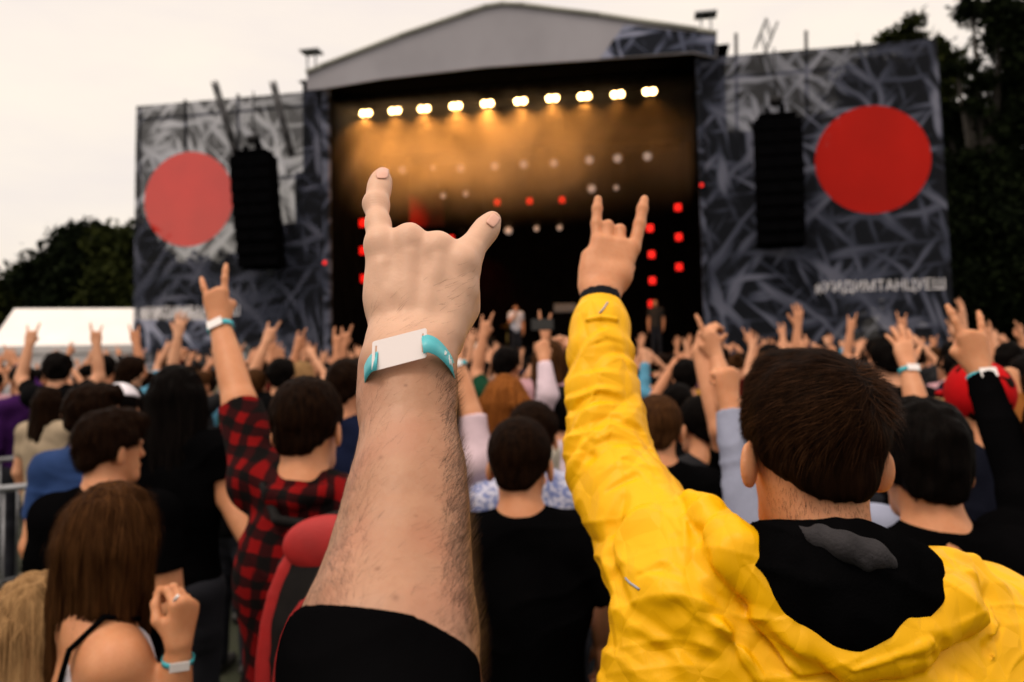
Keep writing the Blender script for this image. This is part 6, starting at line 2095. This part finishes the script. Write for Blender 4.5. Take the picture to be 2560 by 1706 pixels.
# heads between the yellow sleeve and the yellow jacket man's head
person('brown haired man in dark clothes right behind the yellow sleeve', P(1645, 1075, 3.0), top=BLK, hair=('warm brown', 'crew'), h=.006, skin='skin_near', seed=16, strand=2500, hyaw=-.25, s=1.02, hairkw=dict(length=.015, width=.0012, tint=.3))
person('black haired man in a dark grey jacket next to the grey sweater sleeve', P(1750, 1065, 3.4), top=('dark grey jacket', (0.018, 0.018, 0.021)), sleeve='long', hair=('black', 'crew'), h=.006, skin='skin_near', seed=17, hyaw=.35, strand=1500)
person('person in a grey blue sweater pointing upward beside the brown head of hair', P(2010, 1130, 2.15), top=('grey blue sweater', (0.26, 0.28, 0.38)), sleeve='long', hair=('brown', 'short'), h=.006, skin='skin_near', seed=18,
       arms={'L': A((1868, 1300, 2.10), (1822, 1010, 2.20), 'fist', sh=P(1905, 1420, 2.05), n=(.5, -1, 0), d=(.05, .2, 1), hs=.95)})
person('person lifting two bare forearms with bent wrists behind the grey sweater sleeve', P(1905, 1075, 3.3), top=('black sweater', (0.0022, 0.0021, 0.0024)), sleeve='short', hair=('brown', 'short'), h=.007, seed=19,
       arms={'L': A((1802, 1075, 3.2), (1748, 880, 3.3), 'grip', n=(-.6, -.6, .4), d=(.35, .1, .8), hs=1.0), 'R': A((1822, 1010, 3.15), (1790, 890, 3.25), 'point', n=(.5, -1, 0), d=(-.25, .1, 1), hs=1.0)})
# right hand side
person('person raising an open hand with a teal band near the red cap', P(2350, 1080, 3.0), top=('tan tee', (0.40, 0.30, 0.20)), sleeve='short', hair=('blond', 'bob'), h=.006, seed=20,
       arms={'L': A((2302, 1055, 2.9), (2270, 915, 3.0), 'open', sh=P(2320, 1200, 2.9), n=(0, -1, 0), hs=.95)}, bands=('L',))
rc, Bc, Jc = person('person in a round bright red cap behind the black raised sleeve', P(2445, 1010, 2.55), top=('navy tee', (0.008, 0.009, 0.016)), hair=('brown', 'short'), h=.006, skin='skin_near', seed=21)
S = SDF(); S.ell(Bc.H(0, -.012, .035), (.098, .116, .104), Bc.RH, .02); nrm = Bc.RH @ unit([0, .3, -1]); S.plane(nrm, float(np.dot(nrm, Bc.H(0, 0, -.03))), .01); S.cone(Bc.H(-.05, .10, .03), Bc.H(.05, .10, .03), .03, .03, .02, flat=((0, 0, 1), .4))
V, Q = S.mesh(.006); link('cap', raw_mesh('cap', V - Bc.base.astype(F32), Q), cloth('bright red', (0.42, 0.003, 0.005)), rc)
person('person in an orange sleeve at the picture edge beside the red cap', P(2640, 1010, 2.9), top=('burnt orange sweater', (0.22, 0.075, 0.015)), sleeve='long', hair=('brown', 'mop'), h=.007, seed=22,
       arms={'L': A((2575, 1120, 2.85), (2535, 985, 2.95), 'fist', n=(0, -1, 0))})
# ================================================================== the crowd, the singer, the barriers
def at_band(Y, lo, hi): return lo + (hi - lo) * random.random()


person('singer in a white and blue t-shirt standing alone on the dark stage', np.array([*on_deck(1290, 3.2)[:2], 1.70 + 1.63]), top=('white tee', (0.62, 0.62, 0.72)), sleeve='short', hair=('brown', 'crew'), yaw=math.pi + .1, h=.012, seed=31,
       arms={'R': dict(e=on_deck(1275, 3.2) + np.array([-.02, -.12, 1.15]), w=on_deck(1288, 3.2) + np.array([0, -.2, 1.38]), pose='fist', n=(0, -1, 0))})
for o in SC.objects:
    if o.get('label', '').startswith('singer'): SINGER = o
# stand him on the deck: legs were built from the ground up
for ch in SINGER.children:
    if ch.name.split('.')[0] in ('trousers', 'shoes'): ch.location = (0, 0, 1.70); ch.scale = (1, 1, 1.0)
mic = SINGER.location
q = thing('microphone_stand', 'thin black microphone stand in front of the singer', 'microphone stand', (mic[0], mic[1] - .35, 1.70))
m = MB(); m.tube((0, 0, 0.02), (0, 0, 1.42), .012, 8); m.build('pole', M['black_metal'], q, True)
m = MB(); m.lathe([(0, 0), (.15, 0), (.15, .02), (0, .025)], n=16); m.build('foot', M['black_metal'], q)
m = MB(); m.tube((0, 0, 1.42), (0, .1, 1.50), .02, 8); m.build('microphone', M['black_metal'], q, True)
person('guitarist in dark clothes standing in the gloom behind the yellow sleeve', np.array([*on_deck(1640, 3.2)[:2], 1.70 + 1.63]), top=('charcoal tee', (0.03, 0.026, 0.024)), sleeve='short', hair=('brown', 'long'), yaw=math.pi - .3, h=.014, seed=32)
for o in SC.objects:
    if o.get('label', '').startswith('guitarist'):
        for ch in o.children:
            if ch.name.split('.')[0] in ('trousers', 'shoes'): ch.location = (0, 0, 1.70); ch.scale = (1, 1, 1.0)

# prototypes: meshes only, built round the origin, 1.75 m tall, looking along +y
CR_TOP = NT('crowd_top_fabric'); oi = CR_TOP.n('ShaderNodeObjectInfo'); v = CR_TOP.co('Object')
CR_TOP.l(CR_TOP.mix(1.0, oi.outputs['Color'], CR_TOP.ramp(CR_TOP.noise(v, 9, 3), [(.3, .72), (.7, 1.0)]), 'MULTIPLY'), CR_TOP.b.inputs['Base Color'])
CR_TOP.b.inputs['Roughness'].default_value = .9; CR_TOP.b.inputs['Specular IOR Level'].default_value = .04
CR_SKIN = NT('crowd_skin'); oi = CR_SKIN.n('ShaderNodeObjectInfo')
CR_SKIN.l(CR_SKIN.mix(CR_SKIN.noise(CR_SKIN.co('Object'), 14, 3), CR_SKIN.ramp(oi.outputs['Random'], [(0, (.46, .19, .09)), (.5, (.56, .26, .14)), (1, (.66, .36, .22))]), (.48, .20, .10)), CR_SKIN.b.inputs['Base Color'])
CR_SKIN.b.inputs['Roughness'].default_value = .5; CR_SKIN.b.inputs['Specular IOR Level'].default_value = .3


def proto(arms, sleeve, h=.0085):
    B = Body((0, .03, 1.63)); J = B.joints(arms)
    S = SDF(); B.head(S, 1, False); B.torso(S, J, -.012); B.arms(S, J, arms, .006)
    sk = S.mesh(h, lo=np.array([-9, -9, .86]), refine=0)
    T = SDF(); B.torso(T, J, .010)
    for sd in 'LR':
        sh, e, w = J[sd]
        if sleeve == 'short': T.cone(sh, sh + (e - sh) * .62, .066, .060, .03, end=True)
        else: T.cone(sh, e, .066, .054, .03); T.cone(e, e + (w - e) * .92, .055, .038, .02, end=True)
    T.plane((0, 0, -1), -.84, .01); T.disp = fold_noise(len(PROTO) * 3 + 5, .008, (.3, .2, 1), .08, .22); T.dmax = .008
    tp_ = T.mesh(.015, refine=0)
    return sk, tp_


PROTO = []
ar = lambda e, w, pose, n=(0, -1, .1), d=None, hs=1.0: dict(e=np.array(e), w=np.array(w), pose=pose, n=n, hs=hs, **({} if d is None else {'d': d}))
SPECS = [({'R': ar((.25, .16, 1.60), (.20, .22, 1.86), 'horns')}, 'short', 'one horns hand up'),
         ({'L': ar((-.24, .14, 1.63), (-.16, .22, 1.88), 'horns')}, 'short', 'left horns hand up'),
         ({'L': ar((-.26, .12, 1.58), (-.22, .16, 1.84), 'horns'), 'R': ar((.26, .12, 1.58), (.24, .14, 1.83), 'horns')}, 'short', 'both horns hands up'),
         ({'L': ar((-.25, .16, 1.56), (-.12, .24, 1.80), 'open', (-.5, -.8, 0)), 'R': ar((.25, .16, 1.56), (.10, .25, 1.78), 'open', (.5, -.8, 0))}, 'short', 'clapping overhead'),
         ({'R': ar((.24, .2, 1.55), (.14, .36, 1.77), 'point', (0, -1, .2), (-.1, .4, 1))}, 'long', 'pointing skyward'),
         ({'L': ar((-.23, .24, 1.45), (-.09, .36, 1.68), 'grip', (-.8, -.3, 0)), 'R': ar((.23, .24, 1.45), (.09, .36, 1.68), 'grip', (.8, -.3, 0))}, 'short', 'hands at face height'),
         ({'R': ar((.26, .10, 1.62), (.30, .12, 1.90), 'open')}, 'short', 'open hand up'),
         ({'L': ar((-.25, .14, 1.60), (-.18, .2, 1.86), 'fist')}, 'long', 'sleeved fist up'),
         ({}, 'short', 'arms down')]
for a, sl_, g_ in SPECS: PROTO.append((proto(a, sl_), g_))
B0 = Body((0, .03, 1.63))
HM = []
for st_, hn, sd_ in (('short', 'short', 1), ('crew', 'cropped', 2), ('long', 'long', 3), ('bun', 'bunched', 4), ('mop', 'shaggy', 5)):
    HM.append((B0.hairS(st_, sd_).mesh(.011, refine=0), hn))
CH = {'black': HAIR['black'], 'brown': HAIR['brown'], 'auburn': HAIR['warm brown'], 'fair': HAIR['blond']}
mesh_cache = {}


def far_mesh(pi, hi, hc):
    k = (pi, hi, hc)
    if k not in mesh_cache:
        (sk, tp_), _ = PROTO[pi]; hr, _ = HM[hi]
        me = raw_mesh('person_far', np.concatenate([sk[0], tp_[0], hr[0]]), np.concatenate([sk[1], tp_[1] + len(sk[0]), hr[1] + len(sk[0]) + len(tp_[0])]))
        for m_ in (CR_SKIN.m, CR_TOP.m, CH[hc]): me.materials.append(m_)
        idx = np.concatenate([np.zeros(len(sk[1]), np.int32), np.ones(len(tp_[1]), np.int32), np.full(len(hr[1]), 2, np.int32)])
        if len(me.polygons) == len(idx): me.polygons.foreach_set('material_index', idx)
        mesh_cache[k] = me
    return mesh_cache[k]


def near_parts(pi, hi, hc):
    k = ('n', pi)
    if k not in mesh_cache:
        (sk, tp_), _ = PROTO[pi]
        a = raw_mesh('body', *sk); a.materials.append(CR_SKIN.m); b = raw_mesh('shirt', *tp_); b.materials.append(CR_TOP.m); mesh_cache[k] = (a, b)
    k2 = ('h', hi, hc)
    if k2 not in mesh_cache:
        a = raw_mesh('hair', *HM[hi][0]); a.materials.append(CH[hc]); mesh_cache[k2] = a
    return mesh_cache[k] + (mesh_cache[k2],)


TOPS = [('black', (.003, .003, .0035), 9), ('charcoal', (.02, .02, .022), 4), ('navy', (.008, .012, .035), 3), ('white', (.6, .58, .62), 2), ('dark red', (.10, .006, .006), 2), ('dark green', (.008, .05, .025), 2),
        ('purple', (.05, .012, .09), 1), ('light blue', (.10, .30, .45), 1), ('grey', (.18, .18, .2), 2), ('beige', (.38, .30, .21), 1), ('mustard', (.45, .22, .02), 1), ('pink', (.50, .28, .32), 1)]
TW = [t[2] for t in TOPS]
PLACES = [(0, 300, 'by the white tent'), (300, 590, 'below the pale disc'), (590, 815, 'below pale disc speakers'), (815, 1150, 'by the bare forearm'), (1150, 1330, 'below the singer'),
          (1330, 1480, 'beside the yellow sleeve'), (1480, 1640, 'behind the yellow sleeve'), (1640, 1790, 'below the stage edge'), (1790, 2030, 'below deep disc speakers'), (2030, 2240, 'below the dark lettering'), (2240, 2420, 'near the red cap'), (2420, 2700, 'below the huge tree')]
used = set(); TAKEN = []


def put(x, y, pose=None, top=None, hair=None, H=None, rz=None, label=None, near=None, hs=None, band=False):
    """One person of the crowd with feet at (x, y)."""
    px = x / y * FPX + 1280
    place = next((t for a, b, t in PLACES if a <= px < b), PLACES[0][2] if px < 0 else PLACES[-1][2])
    dep = 'near' if y < 5.5 else ('midway' if y < 10 else ('far' if y < 14.5 else 'farthest'))
    for tr in range(60):
        pi = pose if pose is not None else random.choices(range(9), [13, 13, 12, 12, 9, 8, 13, 9, 9])[0]
        hi = hs if hs is not None else random.choices(range(5), [9, 6, 5, 2, 4])[0]
        hc = hair or random.choices(['black', 'brown', 'auburn', 'fair'], [6, 6, 3, 1])[0]
        t_ = next(t for t in TOPS if t[0] == top) if top else random.choices(TOPS, TW)[0]
        lb = label or f'person in {t_[0]}, {HM[hi][1]} {hc} hair, {PROTO[pi][1]}, {dep} {place}'
        if lb not in used or label: break
    used.add(lb)
    s = (H or random.gauss(1.735, .065)) / 1.75
    rz = random.gauss(0, .4) if rz is None else rz
    G_ = 'people in the festival crowd'
    if near if near is not None else y < 8.5:
        r = thing('person', lb, 'person', (x, y, 0), rz, G_)
        for me, nm in zip(near_parts(pi, hi, hc), ('body', 'shirt', 'hair')):
            o = bpy.data.objects.new(nm, me); COL.objects.link(o); o.parent = r; o.color = (*t_[1], 1)
        for nm in 'ts':
            o = bpy.data.objects.new({'t': 'trousers', 's': 'shoes'}[nm], LEGS[nm]); COL.objects.link(o); o.parent = r
    else:
        r = bpy.data.objects.new('person', far_mesh(pi, hi, hc)); COL.objects.link(r); r.location = (x, y, 0); r.rotation_euler = (0, 0, rz); r.color = (*t_[1], 1)
        tag(r, lb, 'person', G_)
    r.scale = (s, s, s)
    TAKEN.append((x, y))
    return r


def put_px(px, py_top, Y, **k):
    """Head top at pixel row py_top."""
    p = P(px, py_top, Y)
    return put(p[0], Y, H=float(np.clip(p[2], 1.5, 1.98)), **k)


# known people of the middle distance
N1 = True
put_px(116, 968, 5.6, pose=8, top='beige', hair='brown', hs=2, label='person in a beige top with long dark hair near the metal barrier', near=N1)
put_px(58, 915, 6.6, pose=4, top='purple', hair='black', hs=1, label='person in a purple sleeve lifting an arm near the gable of the white tent', near=N1)
put_px(142, 890, 6.3, pose=2, top='black', hair='black', hs=4, label='shaggy black haired person with both arms up before the white tent', near=N1)
put_px(262, 890, 7.0, pose=0, top='charcoal', hair='black', hs=1, label='cropped black haired person before the eave of the white tent', near=N1)
put_px(322, 895, 6.0, pose=6, top='light blue', hair='brown', hs=0, label='person in a light blue rain jacket stretching one arm up', near=N1)
put_px(585, 965, 4.7, pose=8, top='black', hair='brown', hs=1, label='cropped brown haired person in black in the gap left of the plaid shirt', near=N1)
put_px(632, 925, 5.6, pose=8, top='dark green', hair='auburn', hs=1, label='square haired person in a dark green top behind the plaid shoulder', near=N1)
put_px(700, 900, 5.6, pose=1, top='black', hair='black', hs=0, label='black haired person by the plaid man, one horns hand up', near=N1)
put_px(862, 905, 3.6, pose=8, top='navy', hair='brown', hs=0, label='brown haired person in navy half hidden behind the bare forearm', near=N1)
put_px(750, 905, 6.0, pose=2, top='white', hair='fair', hs=2, label='fair haired person with both pale hands in horns sign over the plaid man', near=N1)
put_px(1186, 905, 6.6, pose=8, top='black', hair='black', hs=0, label='black haired person beside the wristband of the bare forearm', near=N1)
put_px(1262, 872, 5.6, pose=2, top='dark green', hair='black', hs=0, label='black haired person in a dark green top with both arms raised', near=N1)
put_px(1372, 850, 5.4, pose=5, top='pink', hair='auburn', hs=2, label='person holding up a black phone to film the stage', near=N1)
ph = thing('phone', 'black smartphone held up by the person filming the stage', 'phone', P(1356, 812, 5.15))
m = MB(); m.box((0, 0, 0), (.15, .009, .075), bev=.004); m.build('phone_body', M['black_metal'], ph); m = MB(); m.box((0, -.0052, 0), (.138, .001, .068)); m.build('screen', simple('dark_screen', (.01, .01, .012), .2, .1, 5), ph)
put_px(1530, 925, 5.2, pose=3, top='dark red', hair='brown', hs=0, label='person in dark red with clapping hands behind the yellow sleeve', near=N1)
put_px(1690, 965, 4.4, pose=8, top='black', hair='black', hs=0, label='black haired person between the two cropped heads behind the yellow sleeve', near=N1)
put_px(2225, 850, 4.6, pose=8, top='black', hair='black', hs=4, label='shaggy black haired person above the black haired man at the edge', near=N1)
put_px(2390, 880, 5.5, pose=8, top='navy', hair='black', hs=1, label='cropped black haired person seen over the red cap', near=N1)
put_px(1930, 865, 6.5, pose=6, top='black', hair='black', hs=0, label='black haired person peeking over the head of the yellow jacket man', near=N1)
# white cap on one head
cp = put_px(298, 965, 3.9, pose=8, top='navy', hair='black', hs=1, label='person in a white crowned cap in front of the light blue jacket', near=N1)
S = SDF(); S.ell((0, .018, 1.668), (.097, .113, .098), None, .02); S.plane((0, -.2, -1), -(1.655), .008); S.cone((-.05, .12, 1.665), (.05, .12, 1.665), .035, .035, .02, flat=((0, 0, 1), .35))
V, Q = S.mesh(.007); link('cap', raw_mesh('cap', V, Q), cloth('white cotton', (.70, .66, .72)), cp)
# rows of the crowd, back to the stage
NEAR_XY = [(o.location[0], o.location[1]) for o in SC.objects if o.parent is None and o.get('category') == 'person']
Y = 4.4
cnt = 0
while Y < 18.2:
    half = (1330 / FPX) * Y + .3
    sp = .60 + .020 * Y
    x = -half + random.random() * sp
    while x < half:
        xx = x + random.gauss(0, .10); yy = Y + random.gauss(0, .14)
        px = xx / yy * FPX + 1280
        ok = all((xx - a) ** 2 + ((yy - b) * .8) ** 2 > .42 ** 2 for a, b in NEAR_XY + TAKEN[-60:])
        if (Y < 7 and 470 < px < 560) or (Y < 6.4 and px < 175): ok = False
        if ok and cnt < 252:
            pose = None
            if Y < 6.0: pose = 8 if random.random() < .75 else None
            put(xx, yy, pose=pose); cnt += 1
        x += sp
    Y += .74 + .035 * Y

# crowd barriers on the left
def barrier(p0, p1, label):
    p0 = np.asarray(p0, float); p1 = np.asarray(p1, float); d = unit(p1 - p0); L = np.linalg.norm(p1 - p0)
    r = thing('crowd_barrier', label, 'barrier', p0, math.atan2(d[1], d[0]), 'metal crowd barriers')
    m = MB(); m.path([(0, 0, .12), (0, 0, 1.06), (.04, 0, 1.10), (L - .04, 0, 1.10), (L, 0, 1.06), (L, 0, .12)], .020, 10); m.tube((0, 0, .2), (L, 0, .2), .016, 8); m.build('frame', M['grey_metal'], r, True)
    m = MB()
    n = int(L / .12)
    for k in range(1, n): m.tube((L * k / n, 0, .2), (L * k / n, 0, 1.09), .008, 6)
    m.build('bars', M['grey_metal'], r, True)
    for s in (.25, L - .25):
        m = MB(); m.path([(s, -.3, .02), (s, 0, .16), (s, .3, .02)], .016, 8); m.build('foot', M['grey_metal'], r, True)


barrier((-3.55, 4.15, 0), (-2.72, 4.75, 0), 'grey metal barrier at the picture edge left of the long haired woman')
barrier((-2.70, 4.85, 0), (-3.25, 6.6, 0), 'grey metal barrier set at an angle before the beige topped person')
barrier((-4.6, 5.0, 0), (-3.4, 6.6, 0), 'grey metal barrier farthest out at the picture edge')
